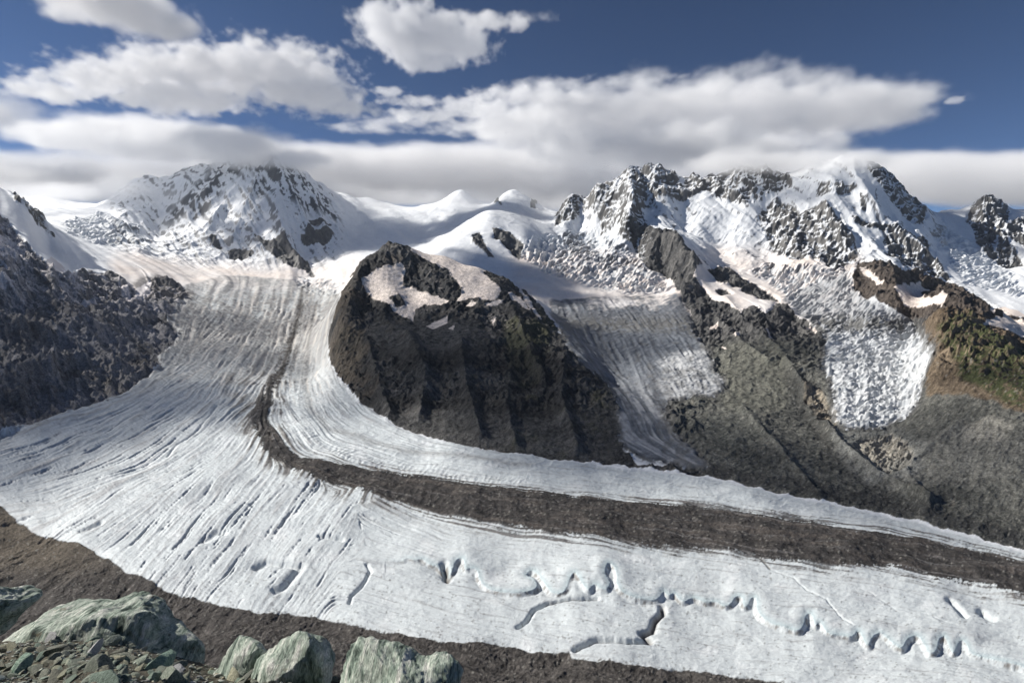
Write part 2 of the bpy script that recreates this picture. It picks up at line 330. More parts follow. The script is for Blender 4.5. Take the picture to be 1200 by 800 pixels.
snow_bits = (area([(833, 377), (842, 378), (840, 383), (831, 381)], 1800, 3600, 1) + area([(846, 402), (852, 406), (850, 410), (845, 406)], 1800, 3600, 1) + area([(858, 391), (868, 390), (862, 395)], 1800, 3600, 1)
             + area([(896, 388), (900, 389), (908, 402), (903, 400)], 1800, 3600, 1) + area([(935, 378), (955, 384), (962, 394), (945, 388)], 1800, 3600, 1.5) + area([(806, 396), (835, 379), (838, 382), (815, 392)], 1800, 3600, 0.8) * 0)
snow_left = (area([(-10, 268), (14, 280), (30, 300), (20, 308), (-10, 298)], 1500, 4700, 4) + area([(-10, 322), (18, 330), (8, 338), (-10, 338)], 1500, 4700, 3) + area([(60, 300), (78, 318), (70, 322), (52, 308)], 1500, 4700, 3)
             + area([(140, 330), (158, 350), (150, 352), (138, 338)], 1500, 4700, 3) + area([(85, 345), (110, 348), (118, 355), (95, 352)], 1500, 4700, 3) + area([(158, 340), (178, 326), (176, 345), (162, 356)], 2400, 4700, 3))
green = area([(1127, 362), (1142, 360), (1150, 376), (1200, 405), (1400, 480), (1400, 520), (1200, 480), (1171, 466), (1142, 451), (1122, 441), (1120, 423), (1102, 403), (1097, 385)], 1000, 2600, 4)
shoulder = area([(1100, 362), (1142, 357), (1210, 403), (1400, 480), (1400, 550), (1200, 485), (1165, 470), (1120, 462), (1086, 464), (1083, 437), (1094, 411), (1080, 385)], 1000, 2600, 4)
ochre = area([(1004, 519), (1020, 507), (1040, 505), (1060, 513), (1072, 530), (1070, 544), (1040, 554), (1016, 540)], 1200, 1900, 3.5) + area([(940, 450), (962, 458), (978, 480), (985, 500), (960, 492), (944, 470)], 1500, 2200, 3)
brown_ridge = area([(995, 303), (1083, 316), (1133, 336), (1200, 375), (1200, 400), (1142, 362), (1100, 375), (1078, 372), (1045, 361), (1008, 343), (994, 322)], 1700, 3900, 3)

# debris: medial moraine, near lateral moraine, thin bands
medial = area([(350, 352), (357, 352), (350, 380), (344, 405), (333, 440), (320, 465), (316, 482), (320, 500), (332, 520), (345, 532), (370, 540), (420, 548), (500, 560), (560, 568), (600, 573), (700, 585), (750, 589), (800, 593), (883, 603), (950, 611), (1000, 622),
               (1067, 630), (1133, 643), (1200, 658), (1360, 690), (1360, 745), (1200, 697), (1133, 683), (1067, 668), (987, 664), (933, 660), (867, 645), (783, 643), (733, 637), (700, 632), (650, 629), (600, 616), (533, 606), (467, 590), (420, 576), (370, 562), (340, 552), (315, 535), (300, 512), (294, 490), (300, 470), (318, 445), (334, 410), (343, 380)], 600, 5000, 3.0)
near_edge = [(-170, 540), (0, 592), (40, 620), (110, 643), (145, 668), (200, 690), (250, 705), (300, 716), (340, 714), (380, 722), (430, 736), (467, 741), (517, 750), (583, 752), (627, 760), (667, 758), (672, 766), (717, 773), (783, 782), (850, 788), (943, 800), (1360, 870)]
near_moraine = area(near_edge + [(1360, 1200), (-170, 1200)], 500, 1500, 2.2)
d_med2, _ = near_line([(365, 350), (361, 400), (356, 443), (362, 475), (382, 501), (427, 514), (470, 527), (540, 535), (620, 545)], 22, 2)
d_lat, _ = near_line([(0, 512), (50, 497), (110, 482), (160, 462), (195, 440), (222, 412), (245, 380)], 16, 1.5)
ice_zone = area([(-170, 540), (-170, 640), (1360, 1200), (1360, 700), (1200, 648), (1100, 620), (1000, 596), (900, 577), (830, 560), (735, 549), (640, 537), (560, 525), (500, 513), (455, 495), (420, 470), (398, 446), (386, 424), (384, 396), (400, 345), (345, 328), (260, 322), (216, 334), (222, 346), (206, 360), (196, 376), (211, 388), (202, 402), (186, 414), (190, 425), (150, 455), (105, 471), (50, 488), (0, 508)], 500, 5400, 3)
ice_zone = np.clip(ice_zone + area([(-170, 1200), (-170, 600), (0, 560), (1360, 700), (1360, 1200)], 500, 1400, 0), 0, 1)

rock = np.clip(hill + flank + crag_left + ridge_rock + rib + outcrop + cliff_a + cliff_b + crest_r + far_rock + lys_base + dome_rock + small_rocks + thin_out, 0, 1)
tongues = np.clip(tongue_r + tongue_c, 0, 1)
rock = rock * (1 - tongues)
rock = rock * (1 - ice_zone)
soft_rock = blur(rock, int(5 * Q) + 1)
print('areas', round(time.time() - T0, 1))

# ------------------------------------------------------------------ how the ice flows: streaks drawn out along it
flow_px = [
    [(60, 490), (150, 465), (205, 425), (235, 370), (260, 335)], [(-60, 560), (40, 530), (150, 480), (230, 430), (285, 370), (300, 335)], [(-40, 600), (60, 590), (180, 545), (270, 470), (320, 400), (335, 350)],
    [(60, 630), (140, 580), (220, 530), (280, 480)], [(160, 680), (220, 610), (280, 545), (305, 510)], [(240, 700), (300, 620), (350, 560)], [(330, 710), (380, 640), (420, 585)],
    [(345, 385), (322, 450), (320, 500), (345, 532), (430, 560), (560, 580), (700, 600), (850, 622), (1000, 645), (1200, 680)], [(370, 360), (350, 430), (350, 480), (390, 520), (480, 545), (620, 560), (760, 575), (900, 598), (1050, 620), (1200, 652)],
    [(390, 440), (420, 485), (480, 515), (560, 532), (700, 550), (830, 570)], [(430, 600), (520, 640), (640, 660), (800, 690), (1000, 720), (1200, 755)], [(420, 680), (520, 710), (650, 735), (800, 765), (1000, 785)],
    [(655, 365), (690, 420), (722, 455), (745, 510), (790, 540)], [(700, 350), (730, 410), (752, 460), (790, 520), (830, 545)], [(750, 345), (790, 400), (820, 440), (830, 480)], [(960, 330), (1000, 370), (1020, 420), (1020, 490)], [(1030, 355), (1060, 400), (1060, 450), (1050, 490)],
    [(620, 300), (680, 315), (740, 330)], [(700, 275), (740, 300), (780, 330)], [(860, 300), (930, 320), (990, 330)], [(120, 262), (150, 285), (200, 305), (240, 325)], [(170, 240), (200, 280), (230, 310)], [(1100, 250), (1130, 290), (1180, 330), (1220, 350)], [(480, 285), (540, 295), (600, 305)]]
fx, fy, fdx, fdy = [], [], [], []
for fl in flow_px:
    tr = track(fl, 12.0)
    d = np.gradient(tr, axis=0)
    L = np.hypot(d[:, 0], d[:, 1]) + 1e-6
    sgn = 1.0
    for k in range(len(tr)):
        a2 = 2 * math.atan2(d[k, 1], d[k, 0])                    # doubled angle: a streak has no sense of direction
        fx.append(tr[k, 0]); fy.append(tr[k, 1]); fdx.append(math.cos(a2)); fdy.append(math.sin(a2))
fx = np.array(fx); fy = np.array(fy); fdx = np.array(fdx); fdy = np.array(fdy)
gc, gr = 150, 150
ki = np.linspace(0, NC - 1, gc); kj = np.linspace(0, NR - 1, gr)
KI, KJ = np.meshgrid(ki, kj)
wt = 1.0 / (((KI[..., None] - fx) ** 2 + (KJ[..., None] - fy) ** 2) / (Q * Q) + 60.0) ** 1.6
c2 = (wt * fdx).sum(-1); s2 = (wt * fdy).sum(-1)
c2, s2 = [_cubic(_cubic(a, np.arange(NR) / (NR - 1) * (gr - 1), 0), np.arange(NC) / (NC - 1) * (gc - 1), 1) for a in (c2 / wt.sum(-1), s2 / wt.sum(-1))]
# on rock the streaks run down the slope
Zx = np.gradient(Z, axis=1); Zy = np.gradient(Z, axis=0)
gx = blur(Zx, 6 * Q + 1); gy = blur(Zy, 6 * Q + 1)
ang_rock = 2 * np.arctan2(gy, gx)
rmix = soft_rock
ang = 0.5 * np.arctan2(s2 * (1 - rmix) + np.sin(ang_rock) * rmix * 0.7, c2 * (1 - rmix) + np.cos(ang_rock) * rmix * 0.7)
ang += (0.22 * fbm(UF / 40, LI / 50, 3, 91)).astype(f32)
DXg = np.cos(ang).astype(f32); DYg = np.sin(ang).astype(f32)

def streaks(noise, length, across=False):
    """Average a noise along the flow (line integral), giving grooves that follow it."""
    acc = noise.copy(); cnt = 1
    jj0, ii0 = np.mgrid[0:NR, 0:NC].astype(f32)
    for sg in (1, -1):
        x = ii0.copy(); y = jj0.copy()
        px = (-DYg if across else DXg) * sg; py = (DXg if across else DYg) * sg
        for k in range(length):
            x += px; y += py
            xi = np.clip(x.astype(np.int32), 0, NC - 1); yi = np.clip(y.astype(np.int32), 0, NR - 1)
            acc += noise[yi, xi]; cnt += 1
            nx, ny = (-DYg[yi, xi], DXg[yi, xi]) if across else (DXg[yi, xi], DYg[yi, xi])
            s = np.where(nx * px + ny * py < 0, f32(-1), f32(1))
            px = nx * s; py = ny * s
    acc /= cnt
    return ((acc - acc.mean()) / acc.std()).astype(f32)
rs = np.random.RandomState(3)
white = rs.rand(NR, NC).astype(f32)
st_fine = streaks(soften(white, 1), int(16 * Q))
st_line = streaks(soften(white, 1), int(46 * Q))
st_mid = streaks(perlin(UF / 5, LI / 5, 5) + 0.3 * white, int(34 * Q))
st_perp = streaks(perlin(UF / 4, LI / 4, 8) + .3 * white, int(9 * Q), True)
st_wide = streaks(perlin(UF / 14, LI / 14, 6), int(60 * Q))
print('streaks', round(time.time() - T0, 1))
# ------------------------------------------------------------------ relief
cell = (YY / f32(F_PX)).astype(f32)                      # metres per map unit here
def A_(m, n=3): return soften(m.astype(f32), 1) if n <= 1 else blur(m, max(1, round(n * Q * 0.6)))
def rmask(x0, y0, x1, y1, fe=18):                        # feathered box in sight-line coordinates, varies relief, dirt and the painted snow glow over wide areas
    return sstep(x0 - fe, x0 + fe, UF) * (1 - sstep(x1 - fe, x1 + fe, UF)) * sstep(y0 - fe, y0 + fe, VB) * (1 - sstep(y1 - fe, y1 + fe, VB))
wx = fbm(XX / 260, YY / 260, 4, 101) ; wy = fbm(XX / 260, YY / 260, 4, 131)
Xw = XX + 90 * wx; Yw = YY + 90 * wy
far = sstep(3300, 4300, YY)
rk = A_(rock, 3); rkh = A_(hill * (1 - ice_zone), 4)
R_big = ridged(Xw / 520, Yw / 520, 5, 201, 0.52)
R_small = ridged((UF + 7 * w1) / 26, (LI + 7 * w2) / 26, 4, 231, 0.5)
F_rough = fbm(UF / 7, LI / 7, 2, 251, 0.6)
face = A_(rmask(130, 180, 400, 310) * sstep(4900, 5300, YY), 2)           # great snow face
wallr = A_(rmask(650, 170, 1110, 320, 10) * sstep(3300, 3800, YY), 2)     # right-hand wall
icefall = np.clip(A_(area([(75, 258), (110, 250), (165, 262), (165, 285), (120, 286), (80, 275)], 3800, 8000, 5), 4) + A_(area([(600, 292), (660, 268), (720, 278), (760, 312), (795, 340), (740, 345), (690, 335), (640, 320)], 3000, 5400, 5), 6)
          + A_(tongue_r, 5) + A_(area([(900, 308), (1000, 318), (1010, 345), (930, 350), (880, 318)], 2600, 4300, 4), 4)
          + 0.7 * A_(area([(1100, 262), (1140, 285), (1195, 330), (1200, 350), (1130, 330), (1090, 270)], 3000, 5600, 4), 5) + 0.8 * A_(area([(345, 325), (400, 330), (395, 350), (355, 345)], 3500, 6000, 4), 4)
          + A_(area([(762, 236), (820, 238), (890, 250), (895, 285), (840, 285), (780, 262)], 4000, 5600, 5), 6) * .12, 0, 1)
lobe = A_(area([(780, 410), (840, 410), (868, 450), (850, 480), (800, 485), (770, 450)], 1300, 3300, 9), 26)
dz = np.zeros(V.shape, f32)
scree_zone = np.clip(A_(rmask(815, 440, 1300, 680, 22) * sstep(2600, 2200, YY), 4) * (1 - A_(ochre, 4)) + A_(rmask(425, 378, 565, 418, 10) * hill, 5) + A_(rmask(395, 482, 740, 545, 12) * hill, 6) + A_(rmask(845, 395, 930, 480, 10) * rib, 4) * .8, 0, 1)
rr = 1 - 0.78 * scree_zone
# rock: big spurs, gullies down the slope, blocky detail
dz += rk * (1 - 0.45 * rkh) * (60 * far + 52 * (1 - far)) * rr * (R_big - 0.35)
dz += rk * rr * (R_small - 0.4) * (7.0 + 0.5 * far - 2.0 * rkh) * cell
dz += rk * cell * scree_zone * (0.04 * st_fine + .05 * st_mid + 1.5 * fbm(UF / 9, LI / 9, 3, 255, .65) + 1.2 * (ridged(UF / 24, LI / 40, 2, 259) - .4) + 2.0 * fbm(UF / 40, LI / 60, 3, 257))
dz += rk * rr ** 3 * cell * (0.30 * st_mid + 0.35 * np.minimum(st_wide, 1.2) + 0.1 * st_fine)
base_sl = blur(np.hypot(np.gradient(Z, axis=1) / cell * Q, np.gradient(Z, axis=0) / cell), 3)
strat = (Z + 45 * fbm(XX / 170, YY / 170, 4, 271) + .10 * XX) / (26 + 14 * far)
strat = strat - np.floor(strat)
dz += rk * rr ** 4 * sstep(.55, .9, base_sl) * (4.5 + 2 * far) * (sstep(0, .35, strat) * (1 - sstep(.35, 1.0, strat)) * 2 - .6) * sstep(-.35, .15, fbm(XX / 120, YY / 120, 3, 275))
flute = A_(area([(555, 448), (600, 440), (645, 446), (640, 492), (600, 496), (560, 486)], 1400, 2300, 5), 6) + A_(area([(392, 400), (430, 380), (460, 410), (440, 470), (400, 440)], 1400, 2600, 5), 6) * .7
dz += flute * cell * 2.2 * (ridged(XX / 34 + .3 * wx, YY / 240, 3, 281, .5) - .4)
dz += rk * rr * cell * 2.4 * (ridged((UF + 5 * w2) / 10, (LI + 5 * w1) / 10, 2, 261, .6) - .4)
dz += rk * rr * cell * F_rough * 1.3
# far faces under snow keep ribs and gullies
dz += np.maximum(face, wallr) * (1 - rk) * ((R_big - 0.35) * 50 * (1 - .45 * wallr) + (R_small - 0.4) * (3.0 - 1.4 * wallr) * cell + cell * (0.5 * st_wide + 0.4 * st_mid) * (1 - .4 * wallr))
# seracs
ser = ridged((UF + 6 * w1) / 8, (LI + 6 * w2) / 9, 3, 301, 0.55)
dz += icefall * (1 - rk) * cell * ((0.5 + 1.5 * sstep(-.3, .4, fbm(UF / 26, LI / 26, 3, 305))) * st_perp + (ser - 0.45) * 1.6 + 3.5 * (ridged((UF + 8 * w1) / 30, (LI + 8 * w2) / 24, 2, 307) - .4)) + icefall * (1 - rk) * cell * 1.2 * (ridged((UF + 10 * w2) / 16, (LI + 10 * w1) / 14, 3, 303, .6) - .4)
# glacier skin
ice = A_(np.clip(ice_zone + tongue_c, 0, 1), 3) * (1 - rk)
ice *= lerp(1.0, sstep(322, 385, VB + 36 * w1 + 20 * w2), sstep(2900, 3500, YY))
crevzone0 = rmask(-60, 470, 300, 640, 50)
brk = sstep(-.25, .35, fbm(UF / 38, LI / 40, 3, 353))
dz += ice * cell * (0.22 * st_wide + (0.10 + .22 * brk) * st_mid + 0.14 * st_fine) * (0.5 + 0.9 * sstep(0.35, -0.3, wx)) * (1 - 0.55 * sstep(1500, 1000, YY))
dz += ice * cell * (0.35 * fbm(UF / 7, LI / 7, 3, 331, 0.6) + 1.4 * fbm(UF / 40, LI / 40, 3, 341)) + lobe * cell * 1.2 * (ser - .45)
dz += ice * cell * 1.5 * (ridged((UF + 6 * w2) / 13, (LI + 6 * w1) / 12, 3, 349, .55) - .4) * (0.10 + 0.45 * sstep(500, 380, VB) + .3 * (1 - brk) * sstep(650, 560, VB)) * (1 - .5 * crevzone0)
dz += A_(ice_zone, 3) * (1 - rk) * cell * .18 * st_perp * sstep(460, 370, VB)
dz += ice * 8.0 * fbm(XX / 170, YY / 170, 2, 347)
dz += (1 - rk) * (1 - ice) * (cell * 1.0 * fbm(Xw / 140, Yw / 140, 4, 351) + 0.4 * cell * st_wide)
# transverse ribs on the inner ice stream
n_rb = fbm(UF / 18, LI / 18, 3, 363)
d_in, s_in = near_line([(368, 372), (345, 430), (338, 475), (362, 512), (430, 542), (520, 557), (620, 566)], 26, 1.0)
rib_m = np.exp(-(d_in / 17) ** 2)
rib_ph = s_in / 6.5 + 1.0 * fbm(UF / 30, LI / 30, 2, 361) - d_in * 0.03
dz += rib_m * cell * 0.5 * (0.5 + n_rb) * np.sin(rib_ph * 2 * np.pi).astype(f32) * A_(ice_zone, 2)
# crevasses: thin deep cuts along the stretched ice
crev_zone = np.clip(rmask(150, 560, 420, 720, 35) + rmask(-60, 480, 230, 640, 40) * 1.0 + rmask(340, 560, 560, 640, 30) * 0.7 + rmask(210, 420, 330, 470, 20) * .5, 0, 1) * ice_zone
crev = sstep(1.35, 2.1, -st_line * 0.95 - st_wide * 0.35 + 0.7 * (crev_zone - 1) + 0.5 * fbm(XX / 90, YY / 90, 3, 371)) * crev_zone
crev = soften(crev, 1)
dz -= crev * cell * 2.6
# medial moraine: a low hummocky ridge; near moraine: hummocks
med_edge = 0.35 * st_mid + 1.2 * fbm(UF / 26, LI / 26, 4, 381)
med = A_(medial, 12); med_w = np.clip(4 * med * (1 - med), 0, 1)
_e = fbm(UF / 3.2, LI / 3.6, 3, 383, .7); low_e = sstep(0, 1, (VB - 560) / 60 - (UF - 420) * 0.001)
med_m = sstep(0.46, 0.54, med + med_w * (0.50 * _e + 0.10 * st_mid + 0.30 * fbm(UF / 34, LI / 10, 4, 381)))
m30 = A_(medial, 32)
med_m = np.maximum(med_m * (1 - .0 * m30), .85 * sstep(-.05, .35, .16 * st_line + .14 * st_mid + .35 * _e + 1.25 * (m30 - .31) + .5 * fbm(UF / 40, LI / 70, 3, 385)) * sstep(.05, .25, m30))
dz += med * (6.0 + 8 * fbm(XX / 60, YY / 60, 3, 391) + 1.8 * (ridged(XX / 17, YY / 17, 3, 395, .6) - .4)) * sstep(3000, 1500, YY)
nm = A_(near_moraine, 2)
dz += nm * 1.6 * (ridged(XX / 9, YY / 9, 3, 413, .6) - .4)
dz += nm * (8.0 * fbm(Xw / 80, Yw / 50, 5, 401) + 2.2 * (ridged(Xw / 30, Yw / 22, 5, 411, 0.6) - .4) + 0.5 * st_wide)
dz += -A_(near_moraine, 14) * 6.0

# melt-water channel: a terrace edge with scooped walls, lower on the near side
chan = [(440, 655), (470, 661), (478, 655), (486, 660), (494, 656), (502, 662), (514, 664), (524, 674), (530, 668), (534, 657), (543, 654), (545, 668), (552, 664), (560, 667), (561, 675), (566, 684), (580, 691), (600, 695), (615, 694), (627, 691), (631, 684),
        (624, 674), (616, 672), (620, 667), (627, 667), (634, 677), (641, 688), (647, 697), (663, 695), (667, 681), (672, 672), (677, 677), (683, 688), (690, 694), (697, 686), (704, 692), (712, 693), (716, 684), (708, 676), (712, 660), (722, 668), (722, 690), (735, 700),
        (760, 706), (775, 703), (777, 692), (784, 700), (790, 694), (795, 702), (803, 706), (812, 698), (826, 706), (838, 704), (850, 710), (858, 706), (862, 697), (870, 698), (871, 711), (878, 708), (881, 698), (887, 701), (886, 716), (900, 729), (917, 735), (926, 738),
        (934, 741), (942, 736), (944, 721), (951, 719), (956, 736), (961, 728), (969, 743), (985, 744), (1000, 747), (1006, 738), (1012, 750), (1018, 757), (1022, 746), (1031, 741), (1040, 747), (1047, 753), (1058, 758), (1063, 747), (1075, 742), (1083, 752),
        (1088, 764), (1097, 762), (1100, 747), (1107, 743), (1112, 755), (1118, 764), (1124, 749), (1132, 751), (1137, 764), (1160, 770), (1200, 782), (1360, 820)]
def rounded(p, n=4):
    p = np.array(p, float); o_ = []
    for i in range(len(p) - 1):
        a, b, c, d = p[max(i - 1, 0)], p[i], p[i + 1], p[min(i + 2, len(p) - 1)]
        for k in range(n):
            t = k / n
            o_.append(tuple(0.5 * ((2 * b) + (c - a) * t + (2 * a - 5 * b + 4 * c - d) * t * t + (3 * b - a - 3 * c + d) * t ** 3)))
    return o_ + [tuple(p[-1])]
def chaikin(p):
    p = np.array(p, float); a = .75 * p[:-1] + .25 * p[1:]; b = .25 * p[:-1] + .75 * p[1:]
    return [tuple(q) for q in np.stack([a, b], 1).reshape(-1, 2)]
chan = chaikin(chaikin(chan))
low_side = area(chan + [(1360, 1200), (440, 1200)], 500, 1400, 0.6)
d_ch, s_ch = near_line(chan, 70, 0.0)
dm = d_ch * cell
dz -= low_side * (5.6 + 6 * fbm(XX / 55, YY / 55, 2, 431)) * np.exp(-dm / 30) * sstep(0, 7.0, dm) * sstep(430, 520, UF)
dz += (1 - low_side) * 2.6 * np.exp(-((dm - 14) / 14) ** 2) * (s_ch > 0) * sstep(430, 520, UF)
for pts, wd, dp in (([(700, 699), (660, 702), (640, 706), (627, 712), (617, 727), (607, 734)], 2.6, 7), ([(776, 712), (777, 718), (768, 727), (764, 738), (752, 741), (762, 750), (735, 752), (700, 748), (674, 756)], 3.6, 9),
                    ([(430, 662), (434, 670), (425, 684), (413, 697), (409, 706)], 2.0, 5), ([(520, 662), (524, 676), (522, 668)], 4.0, 14), ([(866, 645), (890, 652), (902, 664), (930, 676), (945, 692), (968, 703), (982, 722), (1000, 735)], 1.0, 1.6), ([(1000, 690), (1020, 696), (1052, 716), (1080, 718), (1120, 733)], 1.0, 1.0),
                    ([(300, 662), (312, 656), (352, 664), (342, 676), (330, 688), (322, 690)], 4.5, 9), ([(1112, 703), (1122, 712), (1130, 722)], 3.5, 7), ([(1150, 715), (1163, 724)], 5, 8), ([(95, 622), (118, 612)], 3, 6), ([(240, 632), (256, 621), (262, 623)], 4, 6), ([(375, 628), (400, 631)], 3, 8),
                    ([(255, 475), (235, 500), (222, 512), (208, 520), (196, 535)], 1.5, 4)):
    dl_, _ = near_line(pts, 16, 0.8)
    dz -= dp * np.exp(-(dl_ / wd) ** 2) * (dl_ < 16)
# sharp lateral moraine crest below the hanging glacier, and snout of the near rubble band
for pts, wd, hh in (([(840, 372), (868, 400), (900, 425), (920, 420), (955, 480), (985, 520), (1030, 560), (1090, 590)], 7, 22), ([(600, 362), (612, 395), (628, 430), (640, 455)], 7, 34), ([(478, 395), (498, 440), (492, 492)], 8, 30), ([(540, 402), (546, 450), (562, 512)], 8, 30), ([(430, 400), (442, 450), (458, 488)], 7, 28), ([(600, 432), (592, 480), (604, 522)], 7, 22), ([(662, 420), (658, 470), (676, 530)], 8, 26), ([(60, 345), (110, 395), (150, 440)], 8, 26), ([(0, 400), (50, 430), (95, 462)], 7, 20), ([(870, 480), (915, 530), (960, 580)], 7, 14), ([(1120, 500), (1060, 550), (1090, 600)], 8, 12), ([(850, 350), (880, 385), (915, 410)], 6, 22), ([(0, 330), (40, 362), (70, 392), (90, 402), (60, 425), (20, 440)], 6, 22),
                    ([(740, 262), (790, 284), (815, 308), (803, 345)], 9, 55), ([(735, 205), (742, 235), (738, 262)], 7, 60), ([(272, 190), (240, 232), (198, 262)], 4, 60), ([(292, 196), (266, 236), (240, 276)], 4, 60), ([(306, 200), (288, 240), (272, 285)], 4, 50), ([(250, 196), (222, 228), (186, 250)], 4, 50), ([(352, 212), (372, 248), (384, 275)], 4, 45), ([(330, 206), (350, 244), (366, 276)], 4, 45), ([(317, 184), (330, 215), (322, 245), (335, 285), (352, 318)], 8, 90), ([(265, 195), (245, 225), (215, 260)], 7, 60), ([(1000, 187), (1004, 215), (1040, 262), (1085, 300)], 7, 55),
                    ([(965, 240), (985, 270), (1000, 305)], 7, 50), ([(345, 200), (372, 240), (395, 268)], 6, 45), ([(423, 310), (410, 350), (402, 395)], 6, 16), ([(400, 355), (450, 372), (478, 395), (500, 420)], 8, 14)):
    dl_, _ = near_line(pts, 30, 1.6)
    dz += hh * np.exp(-np.abs(dl_ / wd) ** 1.3) * (dl_ < 30)
dz += A_(flank * (1 - ice_zone), 4) * (22 * (R_big - .35) + 5.0 * cell * (ridged((UF + 9 * w2) / 34, (LI + 9 * w1) / 60, 3, 291, .55) - .4))
snowm = A_(np.clip(snow_hill + snow_right, 0, 1), 3)
Zs = blur(dz, 7 * Q); dz = dz * (1 - .88 * snowm) + Zs * .88 * snowm
Z = (Z + dz).astype(f32)
print('relief', round(time.time() - T0, 1))

# ------------------------------------------------------------------ what each spot is made of
dZx = (np.gradient(Z, axis=1) / np.gradient(XX, axis=1)).astype(f32)
dZy = (np.gradient(Z, axis=0) / np.gradient(YY, axis=0)).astype(f32) - dZx * (UF - f32(CX)) / f32(F_PX)
slope = np.hypot(dZx, dZy)
base_s = blur(slope, 9 * Q); ds = slope - base_s
def C(r, g, b): return np.array([r, g, b], f32)
def mix(m, col):
    global ALB
    m = np.clip(m, 0, 1)[..., None]
    ALB = ALB * (1 - m) + (col if isinstance(col, np.ndarray) and col.ndim == 3 else C(*col)) * m
n_d = ridged((UF + 4 * w1) / 9, (LI + 4 * w2) / 9, 4, 531, .65)
n_a = fbm(XX / 150, YY / 150, 5, 501, .6); n_b = fbm(UF / 9, LI / 9, 4, 521, .65); n_c = fbm(UF / 45, LI / 45, 4, 541)
ALB = np.zeros(V.shape + (3,), f32) + C(0.78, 0.80, 0.83)
# dusty old snow, its cream tint also painting in a warm sunlit glow; bare ice
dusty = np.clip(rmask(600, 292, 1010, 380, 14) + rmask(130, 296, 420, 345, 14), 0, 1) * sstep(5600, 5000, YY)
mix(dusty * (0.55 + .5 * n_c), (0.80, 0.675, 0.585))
bare_c = sstep(338, 362, VB + 34 * n_c + 16 * n_b - 0.04 * (UF - 720)) * A_(tongue_c, 2)
mix(bare_c * (0.95 + .2 * n_b), (0.105, 0.12, 0.145))
mix(bare_c * sstep(.6, 1.8, st_mid + .6 * st_fine) * .6, (0.24, 0.26, 0.29)); mix(bare_c * sstep(.6, 1.8, -st_mid + .4 * st_line) * .5, (0.08, 0.085, 0.095))
mix(icefall * sstep(0.1, -0.5, ser * 2 - .9 + n_b) * .7, (0.38, 0.42, 0.46))
lb = sstep(.25, .75, lobe + .5 * n_c + .25 * n_b); mix(lb * bare_c * sstep(-.3, .5, n_b + .6 * n_c + .3) * .9, (0.52, 0.53, 0.54))
ctr = bare_c * sstep(425, 480, VB) * sstep(-.2, .8, .6 * st_wide + .4 * st_mid + 0.3); mix(ctr * 0.85, (0.42, 0.43, 0.45))
tr_m = A_(tongue_r, 2)
mix(tr_m * sstep(408, 380, VB + 8 * n_c) * 0.8, (0.33, 0.34, 0.36))
mix(tr_m * sstep(385, 420, VB) * (0.55 + 0.5 * n_b), (0.52, 0.53, 0.535)); mix(tr_m * sstep(.1, .5, n_b - .8 * (ser - .45)) * .55, (0.25, 0.26, 0.27))
rk_i = A_(rock, 1); iz = A_(ice_zone, 2) * (1 - rk)
mix(iz * sstep(318, 352, VB + 34 * n_c + 16 * n_b) * 0.95, (0.60, 0.645, 0.665))
mix(iz * sstep(0, .6, fbm(UF / 60, LI / 50, 4, 551)) * .35, (0.42, 0.44, 0.465)); mix(iz * sstep(.15, .5, fbm(UF / 14, LI / 14, 4, 553)) * .35, (0.36, 0.38, 0.41)); mix(iz * sstep(.1, .6, -fbm(UF / 40, LI / 36, 4, 555)) * .6, (0.76, 0.785, 0.80))
up = iz * sstep(480, 385, VB + 30 * n_c + 14 * n_b) * (0.35 + .65 * sstep(328, 372, VB + 40 * n_c + 22 * n_b + 10 * st_wide)); mix(up * (0.85 + .5 * n_b), (0.235, 0.225, 0.22))
mix(iz * sstep(480, 370, VB) * sstep(0.2, 1.6, st_mid + n_b) * .6, (0.20, 0.19, 0.19))
mix(iz * rmask(200, 330, 390, 470, 20) * sstep(0.5, 1.6, -st_mid + .6 * n_b) * .6, (0.62, 0.58, 0.54))
mix(iz * sstep(0.2, 2.2, st_wide * .6 + st_mid * 0.5 + n_c) * 0.40 * (0.5 + rmask(-100, 440, 480, 620, 50)), (0.36, 0.355, 0.36))
mix(iz * sstep(1.2, 2.6, st_fine + st_mid * 0.5) * 0.45, (0.25, 0.25, 0.26))
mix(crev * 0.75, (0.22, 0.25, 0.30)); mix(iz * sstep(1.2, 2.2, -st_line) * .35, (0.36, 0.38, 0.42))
# dirt near the moraines
side = np.clip(np.exp(-(d_med2 / 6.0) ** 2) * (0.55 + 0.5 * n_b) + np.exp(-(d_lat / 2.2) ** 2) * .6 + np.exp(-(np.abs(d_lat - 7) / 1.2) ** 2) * .3, 0, 1) * iz
mix(side * 0.75, (0.17, 0.16, 0.155))
mix(A_(medial, 26) * 1.3 * sstep(-0.1, 0.6, med_edge) * iz * 0.8, (0.20, 0.185, 0.175))
